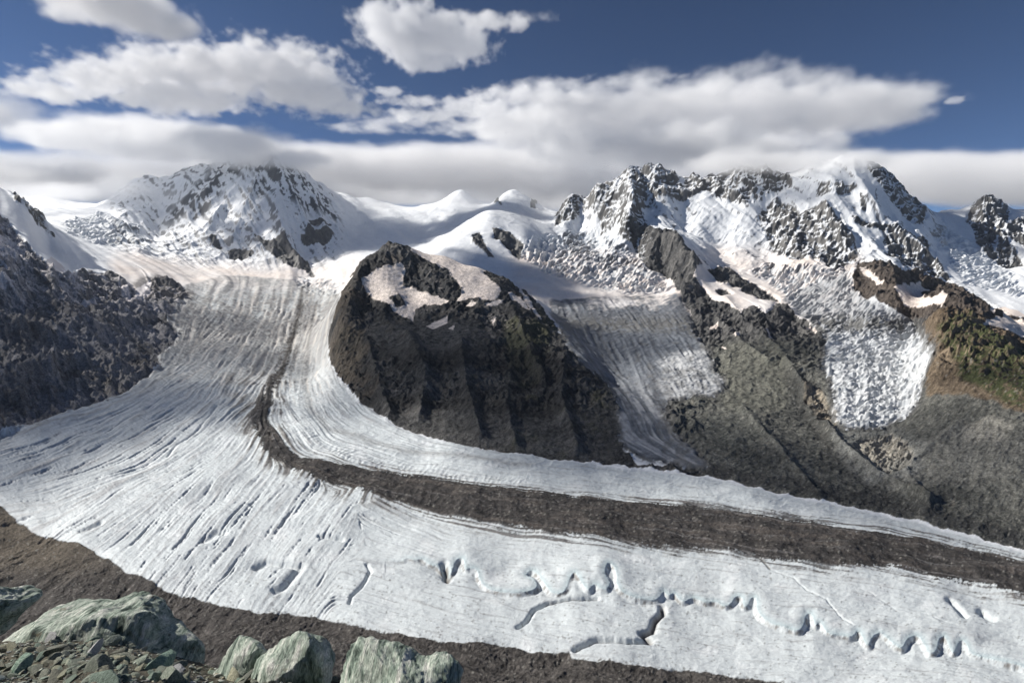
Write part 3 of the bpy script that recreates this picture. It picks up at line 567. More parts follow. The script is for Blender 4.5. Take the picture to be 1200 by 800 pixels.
# scattered stones on the clean ice by its near edge
peb = (rs.rand(NR, NC) + .0 + 0.010 * np.clip(perlin(UF / 12, LI / 12, 562), 0, 1) > 0.9965 - 0.13 * A_(near_moraine, 9) ** 1.5) * sstep(650, 690, VB + UF * 0.02) * iz
peb = np.clip(soften(peb.astype(f32), 1) * 3, 0, 1)
mix(peb * .8, (0.10, 0.095, 0.09))
melt = np.exp(-(d_ch / 5) ** 2) * sstep(430, 520, UF) * (1 - low_side); mix(melt * 0.5, (0.45, 0.58, 0.62))
chd = np.exp(-((d_ch - 2.0) / 1.8) ** 2) * low_side * sstep(430, 520, UF) * sstep(-.1, .25, n_b + .3 * n_c); mix(chd * 0.8, (0.16, 0.14, 0.125))
for pts, wd in (([(776, 712), (777, 718), (768, 727), (764, 738), (752, 741), (762, 750)], 3.4), ([(762, 750), (735, 752), (700, 748), (674, 756)], 1.3), ([(523, 664), (524, 676)], 2.4), ([(700, 699), (660, 702), (640, 706)], 1.2), ([(866, 645), (890, 652), (902, 664)], 1.0)):
    dl_, _ = near_line(pts, 10, 0.6); mix(np.exp(-(dl_ / wd) ** 2) * (dl_ < 10) * 0.9, (0.13, 0.11, 0.095))
rf = np.maximum(A_(flank, 16), A_(hill, 9)) * (1 - rk_i)
mix(iz * sstep(-.1, .3, n_b + .5 * n_c + 1.6 * (rf - .32)) * sstep(.03, .2, rf) * .8, (0.15, 0.145, 0.145))
mix(iz * A_(area([(255, 440), (300, 430), (325, 440), (318, 480), (325, 520), (360, 545), (330, 560), (290, 520), (275, 480)], 1300, 3000, 6), 12) * sstep(-.3, .5, .3 * st_mid + n_c + .1) * .85, (0.19, 0.175, 0.165))
mix(iz * A_(area([(380, 560), (480, 585), (600, 620), (560, 626), (470, 605), (390, 585)], 1000, 2000, 6), 10) * sstep(-.2, .6, .35 * st_line + n_b) * .7, (0.22, 0.21, 0.20))
for pts, wd, cc_ in (([(764, 430), (772, 470), (784, 500), (806, 530)], 5, .85), ([(655, 360), (690, 420), (712, 448), (722, 490)], 3.5, .6), ([(700, 400), (722, 440), (735, 480), (745, 520)], 2.0, .5), ([(800, 350), (822, 392), (846, 425)], 12, .75), ([(735, 470), (752, 510), (790, 540)], 1.6, .5), ([(690, 360), (706, 400), (728, 440)], 2, .5)):
    dl_, _ = near_line(pts, 30, 1.2); mix(np.exp(-(dl_ / wd) ** 2) * (dl_ < 30) * cc_ * sstep(-.5, .2, n_b + .3 * st_mid), (0.075, 0.076, 0.082))
# moraine debris
d_up, _ = near_line([(354, 338), (352, 360), (346, 385), (337, 415), (326, 445)], 14, 0.6)
mix(np.exp(-(d_up / 2.6) ** 2) * (d_up < 14) * (.9 + .5 * n_b), (0.075, 0.068, 0.064))
d_up, _ = near_line([(372, 352), (366, 375), (360, 410)], 14, 0.6); mix(np.exp(-(d_up / 1.6) ** 2) * (d_up < 14) * .7, (0.10, 0.095, 0.09))
deb_t = 0.5 + 0.5 * np.clip(fbm(XX / 20, YY / 20, 4, 571, .7) * 2 + .3 * st_mid, -1, 1)
deb = (C(0.036, 0.034, 0.034) + deb_t[..., None] * C(0.066, 0.061, 0.058)).astype(f32)
mix(med_m, deb)
mix(med_m * sstep(.1, .9, n_c + .4 * st_wide + .2) * .6, (0.135, 0.118, 0.107)); mix(med_m * sstep(.3, 1.4, st_mid) * .5, (0.04, 0.037, 0.036)); mix(med_m * sstep(.9, 2., st_line + .5 * _e) * .35, (0.30, 0.29, 0.29))
nmm = sstep(0.4, 0.6, A_(near_moraine, 2) + 0.25 * n_b * A_(near_moraine, 5) * 1.2)
mix(nmm, (C(0.060, 0.056, 0.054) + deb_t[..., None] * C(0.075, 0.068, 0.063)).astype(f32))
mix(nmm * sstep(190, 60, UF) * sstep(690, 640, VB) * .8, (0.17, 0.145, 0.115))
# rock
rk_s = sstep(0.42, 0.58, A_(rock, 1) + 0.0)
tone = np.clip(0.5 + 0.9 * n_a + 0.6 * n_b + .03 * st_mid + .5 * fbm(UF / 4, LI / 4, 3, 523, .7), 0, 1)[..., None]
rcol = (C(0.045, 0.046, 0.050) * (1 - tone) + C(0.175, 0.170, 0.165) * tone).astype(f32)
mix(rk_s, (rcol * (1 - .42 * A_(hill, 2) * sstep(-.4, .3, -n_c + .3 * n_d))[..., None]).astype(f32))
warm = rk_s * A_(hill, 1) * sstep(-.1, .5, n_a + .5 * sstep(470, 400, UF) - .2); mix(warm * .55, (0.115, 0.088, 0.062))
mix(rk_s * A_(hill, 1) * sstep(-.05, .4, n_a + .4 * rmask(585, 375, 645, 450, 15) - .1) * sstep(580, 600, UF) * .7, (0.075, 0.078, 0.042))
scree = rk_s * A_(hill, 1) * (rmask(430, 375, 560, 415, 10) + rmask(400, 470, 720, 540, 14) * .6) * sstep(-0.3, .3, n_b - .3 * (slope - .6)); mix(scree * .75, (0.135, 0.134, 0.13))
mix(rk_s * flank * (0.8 + .8 * n_c + .5 * n_b), (0.28, 0.28, 0.305))
mix(rk_s * flank * sstep(.25, .6, -n_c - .5 * n_b), (0.07, 0.07, 0.078))
rub = rk_s * A_(rmask(790, 400, 1210, 660, 15) * sstep(3000, 2500, YY), 1)
mix(rub * 0.75, (C(0.075, 0.078, 0.072) + tone * C(0.13, 0.128, 0.11)).astype(f32))
mix(rub * sstep(.25, .6, n_b + .5 * n_c) * .5, (0.26, 0.24, 0.20))
mix(rub * A_(rmask(845, 395, 925, 480, 12), 1) * .6, (0.20, 0.20, 0.165))
mix(A_(ochre, 2) * (0.55 + .6 * n_b) * sstep(-.6, .2, n_b), (0.50, 0.42, 0.32))
mix(A_(area([(1004, 519), (1020, 509), (1045, 507), (1062, 515), (1071, 530), (1068, 545), (1040, 553), (1016, 538)], 1200, 1900, 4), 2) * sstep(-.5, .1, n_b) * .85, (0.52, 0.45, 0.35))
mix(A_(brown_ridge, 2) * 0.7 * rk_s, (C(0.06, 0.047, 0.04) + tone * C(0.07, 0.05, 0.035)).astype(f32))
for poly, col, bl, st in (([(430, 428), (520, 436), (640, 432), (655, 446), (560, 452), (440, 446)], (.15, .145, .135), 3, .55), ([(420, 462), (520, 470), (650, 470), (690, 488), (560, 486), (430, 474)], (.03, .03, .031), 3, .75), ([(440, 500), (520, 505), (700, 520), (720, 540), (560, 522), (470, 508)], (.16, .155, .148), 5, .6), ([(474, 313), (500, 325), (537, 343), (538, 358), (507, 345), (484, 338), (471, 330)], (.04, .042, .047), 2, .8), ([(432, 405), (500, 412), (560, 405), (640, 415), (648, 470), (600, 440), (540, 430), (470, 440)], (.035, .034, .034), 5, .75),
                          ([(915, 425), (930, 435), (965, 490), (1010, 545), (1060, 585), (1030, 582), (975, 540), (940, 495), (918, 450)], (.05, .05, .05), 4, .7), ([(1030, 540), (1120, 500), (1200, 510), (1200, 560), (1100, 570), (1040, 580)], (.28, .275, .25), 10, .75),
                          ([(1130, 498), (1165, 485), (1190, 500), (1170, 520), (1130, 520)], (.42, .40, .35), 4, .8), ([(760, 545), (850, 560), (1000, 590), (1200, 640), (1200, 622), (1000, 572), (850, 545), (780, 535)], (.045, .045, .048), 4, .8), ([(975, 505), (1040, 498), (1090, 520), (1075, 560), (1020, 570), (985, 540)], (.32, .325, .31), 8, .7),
                          ([(0, 372), (60, 350), (130, 330), (150, 345), (90, 375), (30, 405), (0, 420)], (.07, .068, .075), 6, .6), ([(95, 425), (160, 405), (180, 430), (130, 455), (100, 455)], (.24, .215, .19), 9, .45), ([(0, 425), (40, 420), (60, 450), (20, 480), (0, 480)], (.08, .078, .085), 6, .6),  # first outline: the ridge's diagonal shadow, painted into the flank colour
                          ([(395, 385), (420, 375), (430, 420), (410, 450), (392, 425)], (.20, .165, .12), 5, .6), ([(830, 420), (868, 470), (900, 520), (850, 530), (800, 495), (870, 480)], (.15, .155, .14), 10, .6)):  # first outline: brown cliff, its sunlit side painted in as a lighter colour
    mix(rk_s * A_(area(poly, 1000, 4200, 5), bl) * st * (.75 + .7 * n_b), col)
sh_m = A_(shoulder, 2) * rk_s
mix(sh_m * 0.9, (C(0.12, 0.088, 0.060) + tone * C(0.14, 0.11, 0.075)).astype(f32))
mix(A_(green, 3) * sstep(-.25, .2, n_b + .5 * n_c - .8 * ds + .12), (0.075, 0.085, 0.038))
rim = A_(tongues, 9) * sstep(360, 400, VB); rim = rim * (1 - rim) * 4
mix(rim * sstep(-.25, .15, n_b + .25 * st_mid * .5 + .35 * (rim - .6)) * (VB > 350) * (1 - ice_zone), (0.13, 0.13, 0.128))
mix(A_(tongue_c, 2) * sstep(.1, .5, fbm(UF / 12, LI / 20, 4, 581) + .25 * (UF > 775) * (VB > 430)) * .6 * (VB > 400), (0.12, 0.12, 0.12))
# snow lying on rock: on the gentler ground of the high faces
high = np.clip(ridge_rock + cliff_a + cliff_b + crest_r + far_rock + lys_face + crag_left * .8, 0, 1)
lie = -0.8 * ds + 0.30 * n_b + 0.20 * st_mid + 0.3 * n_c + 0.55 * (.38 - n_d) + .25 * fine1
thr = lerp(0.30, 0.02, A_(np.clip(ridge_rock + crest_r, 0, 1), 2)) - 0.10 * A_(cliff_a, 2)
mix(rk_s * high * sstep(thr - .04, thr + .06, lie), (0.76, 0.78, 0.81))
mix(rk_s * A_(rmask(640, 190, 760, 300, 10) * far, 1) * sstep(.33, .42, lie), (0.76, 0.78, 0.81))
# rock showing through on snowy faces
bare = -lie + 0.10
fm = np.clip(A_(lys_face, 6) * 1.5, 0, 1)
mix(fm * sstep(.08, .16, bare) * .95, (0.05, 0.055, 0.068))
mix(face * (1 - fm) * sstep(.42, .55, bare - .1 * sstep(280, 230, VB) + .05) * .8, (0.09, 0.09, 0.10))
mix(wallr * (1 - rk_s) * sstep(.50, .62, bare) * .8, (0.09, 0.09, 0.10))
mix(A_(mid_rubble, 3) * sstep(-.1, .2, n_b + .4) * .8, (0.13, 0.12, 0.12))
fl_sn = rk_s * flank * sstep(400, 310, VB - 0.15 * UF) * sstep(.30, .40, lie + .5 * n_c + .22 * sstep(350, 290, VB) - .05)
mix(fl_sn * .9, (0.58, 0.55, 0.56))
sn = soften(np.clip(snow_hill + snow_right + snow_bits, 0, 1), 1)
mix(sstep(.35, .65, sn + .25 * n_b), (0.78, 0.69, 0.63))
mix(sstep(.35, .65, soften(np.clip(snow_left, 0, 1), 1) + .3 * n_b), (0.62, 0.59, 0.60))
dust_gap = rk_s * rmask(480, 285, 660, 390, 10) * A_(hill, 1) * sstep(.52, .6, lie + .1 * fine1); mix(dust_gap * .25, (0.66, 0.60, 0.56))
speck = 0.5 * fine1 + 0.35 * (rs.rand(NR, NC).astype(f32) * 2 - 1) * .6
blk = soften((rs.rand(NR, NC) > 0.992).astype(f32), 1) * 3
mix(np.clip(blk, 0, 1) * np.clip(rub + nmm + med_m, 0, 1) * .7, (0.34, 0.33, 0.30))
ALB = np.clip(ALB * (1 + (0.16 + .30 * rk_s * (1 - sstep(.4, .7, ALB[..., 1])) + .35 * (med_m + nmm))[..., None] * speck[..., None]), 0.01, 0.86)
print('ground cover', round(time.time() - T0, 1))
# ------------------------------------------------------------------ materials
def new_mat(name):
    m = bpy.data.materials.new(name); m.use_nodes = True
    for n in list(m.node_tree.nodes): m.node_tree.nodes.remove(n)
    return m, m.node_tree.nodes, m.node_tree.links

def land_mat(name, rough, spec, det, bump, bscale, bdist=2.0):
    """Ground cover from the survey attribute, broken up by fine noise that follows the distance-true size of the land."""
    m, N, L = new_mat(name)
    out = N.new('ShaderNodeOutputMaterial'); b = N.new('ShaderNodeBsdfPrincipled')
    b.inputs['Roughness'].default_value = rough; b.inputs['Specular IOR Level'].default_value = spec
    at_ = N.new('ShaderNodeAttribute'); at_.attribute_name = 'cover'
    geo = N.new('ShaderNodeNewGeometry')
    n1 = N.new('ShaderNodeTexNoise'); n1.inputs['Scale'].default_value = bscale; n1.inputs['Detail'].default_value = 6; n1.inputs['Roughness'].default_value = 0.7
    L.new(geo.outputs['Position'], n1.inputs['Vector'])
    mr = N.new('ShaderNodeMapRange'); mr.inputs['From Min'].default_value = 0.3; mr.inputs['From Max'].default_value = 0.7
    mr.inputs['To Min'].default_value = 1 - det; mr.inputs['To Max'].default_value = 1 + det * 0.8
    L.new(n1.outputs['Fac'], mr.inputs['Value'])
    n2 = N.new('ShaderNodeTexNoise'); n2.inputs['Scale'].default_value = bscale * 3.7; n2.inputs['Detail'].default_value = 4; n2.inputs['Roughness'].default_value = 0.8
    L.new(geo.outputs['Position'], n2.inputs['Vector'])
    m2 = N.new('ShaderNodeMapRange'); m2.inputs['From Min'].default_value = 0.35; m2.inputs['From Max'].default_value = 0.65
    m2.inputs['To Min'].default_value = 1 - det * 1.1; m2.inputs['To Max'].default_value = 1 + det * .9; L.new(n2.outputs['Fac'], m2.inputs['Value'])
    mp_ = N.new('ShaderNodeMath'); mp_.operation = 'MULTIPLY'; L.new(mr.outputs[0], mp_.inputs[0]); L.new(m2.outputs[0], mp_.inputs[1])
    hs = N.new('ShaderNodeMath'); hs.operation = 'MULTIPLY_ADD'; hs.inputs[1].default_value = .45; L.new(n2.outputs['Fac'], hs.inputs[0]); L.new(n1.outputs['Fac'], hs.inputs[2])
    mx = N.new('ShaderNodeVectorMath'); mx.operation = 'SCALE'
    L.new(at_.outputs['Color'], mx.inputs[0]); L.new(mp_.outputs[0], mx.inputs['Scale'])
    L.new(mx.outputs[0], b.inputs['Base Color'])
    bp = N.new('ShaderNodeBump'); bp.inputs['Strength'].default_value = bump; bp.inputs['Distance'].default_value = bdist
    L.new(hs.outputs[0], bp.inputs['Height']); L.new(bp.outputs[0], b.inputs['Normal'])
    bw = N.new('ShaderNodeRGBToBW'); L.new(at_.outputs['Color'], bw.inputs[0])     # snow lies smooth over rough rock
    ms = N.new('ShaderNodeMapRange'); ms.inputs['From Min'].default_value = .32; ms.inputs['From Max'].default_value = .52
    ms.inputs['To Min'].default_value = bump; ms.inputs['To Max'].default_value = min(bump, .12 if bdist > 3 else bump); L.new(bw.outputs[0], ms.inputs['Value']); L.new(ms.outputs[0], bp.inputs['Strength'])
    L.new(b.outputs[0], out.inputs['Surface'])
    return m
M_ice = land_mat('glacier_ice', 0.62, 0.35, 0.09, 0.5, 0.14, 2.5)
M_snow = land_mat('high_snow', 0.7, 0.2, 0.06, 0.5, 0.03, 10)
M_rock = land_mat('rock', 0.9, 0.15, 0.46, 1.0, 0.05, 9)
M_deb = land_mat('debris', 0.95, 0.1, 0.38, 1.0, 0.16, 3.5)

def tagged(o, label=None, cat=None, kind=None, group=None):
    if label: o['label'] = label
    if cat: o['category'] = cat
    if kind: o['kind'] = kind
    if group: o['group'] = group
    return o

def grid_mesh(name, verts, quads, cols=None, mat=None):
    me = bpy.data.meshes.new(name)
    me.vertices.add(len(verts)); me.vertices.foreach_set('co', verts.astype(f32).ravel())
    nq = len(quads)
    me.loops.add(nq * 4); me.loops.foreach_set('vertex_index', quads.astype(np.int32).ravel())
    me.polygons.add(nq); me.polygons.foreach_set('loop_start', np.arange(0, nq * 4, 4, dtype=np.int32))
    me.update(calc_edges=True)
    me.polygons.foreach_set('use_smooth', np.ones(nq, bool))
    if cols is not None:
        ca = me.color_attributes.new('cover', 'FLOAT_COLOR', 'POINT')
        ca.data.foreach_set('color', np.concatenate([cols, np.ones((len(cols), 1), f32)], 1).astype(f32).ravel())
    if mat: me.materials.append(mat)
    o = bpy.data.objects.new(name, me); S.collection.objects.link(o)
    return o

# ------------------------------------------------------------------ the land, cut into its glaciers, hills and mountains
rid = np.zeros(V.shape, np.int8)
def put(m, k): rid[np.asarray(m) > 0.5] = k
put((YY > 4500), 1)
put((YY > 5050) & (UF < 418), 2)
put((YY > 6300) & (UF >= 418) & (UF < 655), 3)
put((YY > 4000) & (UF > 650) & (UF < 1095) & (VB < 322 - 0.0 * UF), 4)
put((YY > 3900) & (UF >= 1095), 5)
put(area([(500, 290), (545, 258), (572, 244), (620, 250), (645, 262), (630, 300), (560, 306)], 3900, 5600, 3), 6)
put(ice_zone, 7)
put(flank, 8); put(crag_left, 8)
put(hill, 9); put(rib * (YY > 2900), 10); put(rib * (YY <= 2900), 11); put(outcrop, 10)
put(brown_ridge * (VB < 376), 12); put(shoulder, 13)
put(thin_out * (1 - ice_zone), 11); put(tongue_c, 14); put(tongue_r, 15)
put(ice_zone, 7); put(medial, 16); put(near_moraine, 17)
REG = {0: ('snowfield', M_snow, 'dusty snow slopes between the rocky hill and the high peaks'),
       1: ('snowfield', M_snow, 'upper white snowfield below the cloud bank'),
       2: ('mountain', M_snow, 'broad snow covered mountain with its summit in the cloud, left of centre'),
       3: ('mountain', M_snow, 'two small distant snow peaks under the dark cloud'),
       4: ('mountain', M_snow, 'long craggy mountain wall of rock and hanging ice at the right'),
       5: ('mountain', M_snow, 'distant rocky peak and snow slope at the far right'),
       6: ('snow_dome', M_snow, 'sunlit white snow dome with two dark rock streaks'),
       7: ('glacier', M_ice, 'wide curving glacier of grey white ice filling the valley'),
       8: ('mountain_flank', M_rock, 'dark shaded rock flank streaked with old snow above the ice at the left'),
       9: ('rocky_hill', M_rock, 'dark dome shaped rocky hill with snow patches in the bend of the glacier'),
       10: ('rock_ridge', M_rock, 'steep dark rock rib falling from the craggy mountain'),
       11: ('rubble_slope', M_rock, 'grey green rubble slopes and moraine crests at the right'),
       12: ('rock_ridge', M_rock, 'brown rock ridge holding an irregular patch of snow'),
       13: ('grassy_hill', M_rock, 'green and brown grassy shoulder at the right edge'),
       14: ('glacier', M_ice, 'blue grey hanging glacier tongue right of the rocky hill'),
       15: ('glacier', M_ice, 'short broken icefall tongue ending above the ochre rock'),
       16: ('medial_moraine', M_deb, 'dark curving band of rock debris running down the middle of the ice'),
       17: ('lateral_moraine', M_deb, 'dark gravel slope along the near edge of the ice')}
co = np.stack([XX, YY, Z], -1).reshape(-1, 3)
idx = np.arange(NR * NC, dtype=np.int64).reshape(NR, NC)
qd = np.stack([idx[:-1, :-1], idx[:-1, 1:], idx[1:, 1:], idx[1:, :-1]], -1).reshape(-1, 4)
qr = rid[:-1, :-1].reshape(-1)
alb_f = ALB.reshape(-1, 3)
# smooth shared normals so that no seam shows where two regions meet
_tu = np.stack([np.gradient(XX, axis=1), np.gradient(YY, axis=1), np.gradient(Z, axis=1)], -1)
_tv = np.stack([np.gradient(XX, axis=0), np.gradient(YY, axis=0), np.gradient(Z, axis=0)], -1)
nrm = np.cross(_tu, _tv); nrm /= np.linalg.norm(nrm, axis=-1, keepdims=True); nrm = nrm.reshape(-1, 3).astype(f32)
for k, (nm_, mt_, lab_) in REG.items():
    q = qd[qr == k]
    if not len(q): continue
    used = np.zeros(NR * NC, bool); used[q.ravel()] = True
    ids = np.nonzero(used)[0]; rem = np.zeros(NR * NC, np.int32); rem[ids] = np.arange(len(ids))
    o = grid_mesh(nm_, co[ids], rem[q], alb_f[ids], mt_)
    tagged(o, lab_, nm_.replace('_', ' '), 'structure')
    o.data.normals_split_custom_set_from_vertices(nrm[ids])
print('land meshes', round(time.time() - T0, 1))

# the slope under the viewpoint, out of sight between the ledge and the near moraine, and distant ground behind the peaks
def z_at_y0(c):  # land height on the first row of the survey
    return Z[0, int(np.clip(round((c - U0) / (gu[1] - gu[0])), 0, NC - 1))]
su = np.linspace(U0, U1, 121); sy = np.exp(np.linspace(math.log(9.0), math.log(Y0 * 1.004), 70))
SU, SY = np.meshgrid(su, sy)
SX = (SU - CX) / F_PX * SY
zend = np.interp(SU, gu, Z[2])
t_ = (np.log(SY) - math.log(9.0)) / (math.log(Y0) - math.log(9.0))
near_z = -1.02 * SY + 0.2
SZ = near_z * (1 - sstep(0.55, 1.0, t_)) + zend * sstep(0.55, 1.0, t_)
SZ = np.minimum(SZ, -0.90 * SY * (1 - sstep(.9, 1, t_)) + (zend + .5) * sstep(.9, 1, t_)) + 0.02 * SY * fbm(SX / 40, SY / 40, 4, 601) * (1 - sstep(.8, 1, t_)) - 3 * sstep(.97, 1, t_)
ids = np.arange(SU.size).reshape(SU.shape)
o = grid_mesh('hillside', np.stack([SX, SY, SZ], -1).reshape(-1, 3), np.stack([ids[:-1, :-1], ids[:-1, 1:], ids[1:, 1:], ids[1:, :-1]], -1).reshape(-1, 4),
              np.broadcast_to(C(0.09, 0.085, 0.078), (SU.size, 3)), M_deb)
tagged(o, 'gravel slope dropping from the viewpoint to the ice', 'hillside', 'structure')
gm = np.array([[-60000, 200, -640], [60000, 200, -640], [60000, 90000, -640], [-60000, 90000, -640]], f32)
o = grid_mesh('ground', gm, np.array([[0, 1, 2, 3]]), np.broadcast_to(C(0.25, 0.25, 0.26), (4, 3)), M_rock)
tagged(o, 'valley floor reaching the horizon behind everything', 'ground', 'structure')
# ------------------------------------------------------------------ clouds: real volumes of mist standing at and above the peaks
_G3 = np.random.RandomState(5).normal(size=(256, 3)).astype(f32); _G3 /= np.linalg.norm(_G3, axis=1, keepdims=True)
def perlin3(x, y, z, seed=0):
    x = np.asarray(x, f32) + f32(seed * 7.13); y = np.asarray(y, f32) + f32(seed * 3.7); z = np.asarray(z, f32) + f32(seed * 5.9)
    xi, yi, zi = [np.floor(a).astype(np.int32) for a in (x, y, z)]
    fx_, fy_, fz_ = x - xi, y - yi, z - zi
    u, v, w = [a * a * a * (a * (a * 6 - 15) + 10) for a in (fx_, fy_, fz_)]
    r = 0
    for dx in (0, 1):
        for dy in (0, 1):
            for dz_ in (0, 1):
                h = _P[(_P[(_P[(xi + dx) & 255] + yi + dy) & 255] + zi + dz_) & 255]
                g = _G3[h]
                c = (g[..., 0] * (fx_ - dx) + g[..., 1] * (fy_ - dy) + g[..., 2] * (fz_ - dz_)).astype(f32)
                r = r + c * (u if dx else 1 - u) * (v if dy else 1 - v) * (w if dz_ else 1 - w)
    return (r * f32(1.6)).astype(f32)
def fbm3(x, y, z, octv, seed=0, gain=0.55):
    s = 0; a = 1.0; n = 0
    for k in range(octv):
        s = s + a * perlin3(x, y, z, seed + k); n += a
        a *= gain; x = x * 2.1; y = y * 2.1; z = z * 2.1
    return s / n

M_cloud, N, L = new_mat('cloud_mist')
_o = N.new('ShaderNodeOutputMaterial'); _v = N.new('ShaderNodeVolumePrincipled')
_v.inputs['Color'].default_value = (0.98, 0.98, 0.985, 1); _v.inputs['Density'].default_value = 1.0; _v.inputs['Anisotropy'].default_value = 0.0
L.new(_v.outputs[0], _o.inputs['Volume'])

def cloud_tree(name, lo, hi, res):
    ng = bpy.data.node_groups.new(name, 'GeometryNodeTree')
    ng.interface.new_socket('Geometry', in_out='INPUT', socket_type='NodeSocketGeometry')
    ng.interface.new_socket('Geometry', in_out='OUTPUT', socket_type='NodeSocketGeometry')
    N = ng.nodes; L = ng.links
    gi = N.new('NodeGroupInput'); go = N.new('NodeGroupOutput')
    vc = N.new('GeometryNodeVolumeCube')
    vc.inputs['Min'].default_value = lo; vc.inputs['Max'].default_value = hi
    for a, r in zip('XYZ', res): vc.inputs['Resolution ' + a].default_value = r
    pos = N.new('GeometryNodeInputPosition')
    sub = N.new('ShaderNodeVectorMath'); sub.operation = 'SUBTRACT'; sub.inputs[1].default_value = lo
    L.new(pos.outputs[0], sub.inputs[0])
    mul = N.new('ShaderNodeVectorMath'); mul.operation = 'MULTIPLY'
    mul.inputs[1].default_value = [(r - 1) / (h - l) for r, h, l in zip(res, hi, lo)]
    L.new(sub.outputs[0], mul.inputs[0])
    ad = N.new('ShaderNodeVectorMath'); ad.operation = 'ADD'; ad.inputs[1].default_value = (.5, .5, .5); L.new(mul.outputs[0], ad.inputs[0])
    fl = N.new('ShaderNodeVectorMath'); fl.operation = 'FLOOR'; L.new(ad.outputs[0], fl.inputs[0])
    dt = N.new('ShaderNodeVectorMath'); dt.operation = 'DOT_PRODUCT'; dt.inputs[1].default_value = (1, res[0], res[0] * res[1]); L.new(fl.outputs[0], dt.inputs[0])
    si = N.new('GeometryNodeSampleIndex'); si.data_type = 'FLOAT'; si.domain = 'POINT'; si.clamp = True
    na = N.new('GeometryNodeInputNamedAttribute'); na.data_type = 'FLOAT'; na.inputs['Name'].default_value = 'mist'
    L.new(gi.outputs[0], si.inputs['Geometry']); L.new(na.outputs['Attribute'], si.inputs['Value']); L.new(dt.outputs['Value'], si.inputs['Index'])
    L.new(si.outputs[0], vc.inputs['Density'])
    sm = N.new('GeometryNodeSetMaterial'); sm.inputs['Material'].default_value = M_cloud
    L.new(vc.outputs[0], sm.inputs['Geometry']); L.new(sm.outputs[0], go.inputs[0])
    return ng

def puff_at(u, v, Y): return ((u - CX) / F_PX * Y, Y, -(v - HV) / F_PX * Y)

def cloud(label, blobs, vox, dens, nscale, namp, seed, octv=5, squash=1.0, soft=0.35, group='clouds over the mountains'):
    """blobs: (column, row, distance, half-width px, half-height px, half-depth m): overlapping soft ellipsoids, torn by 3-D noise."""
    B = []
    for (u, v, Y, ru, rv, ry) in blobs:
        c = puff_at(u, v, Y); B.append((c, (ru / F_PX * Y, ry, rv / F_PX * Y)))
    lo = np.min([[c[i] - r[i] * 1.35 for i in range(3)] for c, r in B], axis=0); hi = np.max([[c[i] + r[i] * 1.35 for i in range(3)] for c, r in B], axis=0)
    res = [int((hi[i] - lo[i]) / (vox if i != 1 else vox * 1.6)) + 2 for i in range(3)]
    ax = [np.linspace(lo[i], hi[i], res[i], dtype=f32) for i in range(3)]
    ZZ, YG, XG = np.meshgrid(ax[2], ax[1], ax[0], indexing='ij')
    q = np.full(XG.shape, -9.0, f32)
    wxx = 0.0
    for c, r in B:
        d = 1 - np.sqrt(((XG - c[0]) / r[0]) ** 2 + ((YG - c[1]) / r[1]) ** 2 + ((ZZ - c[2]) / r[2]) ** 2)
        q = np.logaddexp(q * 6, d * 6) / 6
    nz = fbm3(XG / nscale, YG / nscale, ZZ / (nscale * squash), octv, seed)
    d = sstep(0.0, soft, q + namp * nz)
    edge = np.ones_like(d)
    d[0] = 0; d[-1] = 0; d[:, 0] = 0; d[:, -1] = 0; d[:, :, 0] = 0; d[:, :, -1] = 0
    me = bpy.data.meshes.new('cloud')
    n = d.size
    me.vertices.add(n); cc_ = np.zeros((n, 3), f32); cc_[:, 0] = np.linspace(lo[0], hi[0], n); me.vertices.foreach_set('co', cc_.ravel())
    a = me.attributes.new('mist', 'FLOAT', 'POINT'); a.data.foreach_set('value', (d * dens * 0.62).astype(f32).ravel())
    me.materials.append(M_cloud)
    o = bpy.data.objects.new('cloud', me); S.collection.objects.link(o)
    md = o.modifiers.new('mist', 'NODES'); md.node_group = cloud_tree('mist', [float(x) for x in lo], [float(x) for x in hi], res)
    tagged(o, label, 'cloud', 'stuff')
    print('cloud', res, n, round(float(d.mean()), 3), round(time.time() - T0, 1))
    return o
cy.volume_step_rate = 1.0; cy.volume_max_steps = 200
cloud('grey shaded cloud sheet resting on the snowy summit left of centre',
      [(75, 160, 8100, 70, 15, 700), (130, 162, 7800, 100, 24, 900), (210, 166, 7500, 100, 22, 900), (285, 176, 6800, 82, 22, 900), (345, 190, 6700, 50, 12, 500)], 30, 0.0085, 460, 0.68, 3, 5, 0.6, .6)
cloud('long white topped cloud bank behind the saddle between the two mountains',
      [(340, 190, 10500, 110, 24, 900), (440, 194, 10500, 130, 26, 1000), (560, 194, 10500, 130, 28, 1000), (660, 195, 10000, 90, 34, 900), (480, 218, 10800, 170, 24, 900), (650, 226, 10500, 90, 24, 900)], 50, 0.008, 800, 0.5, 13, 5, 0.5, .7)
cloud('broad cloud bank capping the craggy mountain wall at the right',
      [(610, 150, 7600, 70, 22, 900), (690, 143, 7200, 100, 34, 1000), (780, 138, 6800, 120, 34, 1100), (880, 136, 6600, 120, 34, 1100), (980, 130, 6500, 95, 26, 900), (1045, 128, 6500, 50, 16, 600),
       (700, 172, 6900, 90, 24, 900), (800, 172, 6200, 110, 24, 900), (900, 176, 5700, 90, 20, 600), (880, 190, 5050, 90, 14, 420), (955, 187, 4850, 70, 14, 380), (1012, 186, 4650, 46, 13, 260)], 32, 0.0085, 400, 0.85, 5, 5, 0.7, .7)
cloud('bright billowing cloud at the left edge above the snow basin',
      [(-10, 132, 11500, 60, 24, 1000), (60, 212, 11500, 130, 20, 1000), (-40, 205, 11500, 80, 26, 900), (190, 218, 11500, 90, 12, 700)], 60, 0.0035, 700, 0.8, 23, 5, .7, .8)
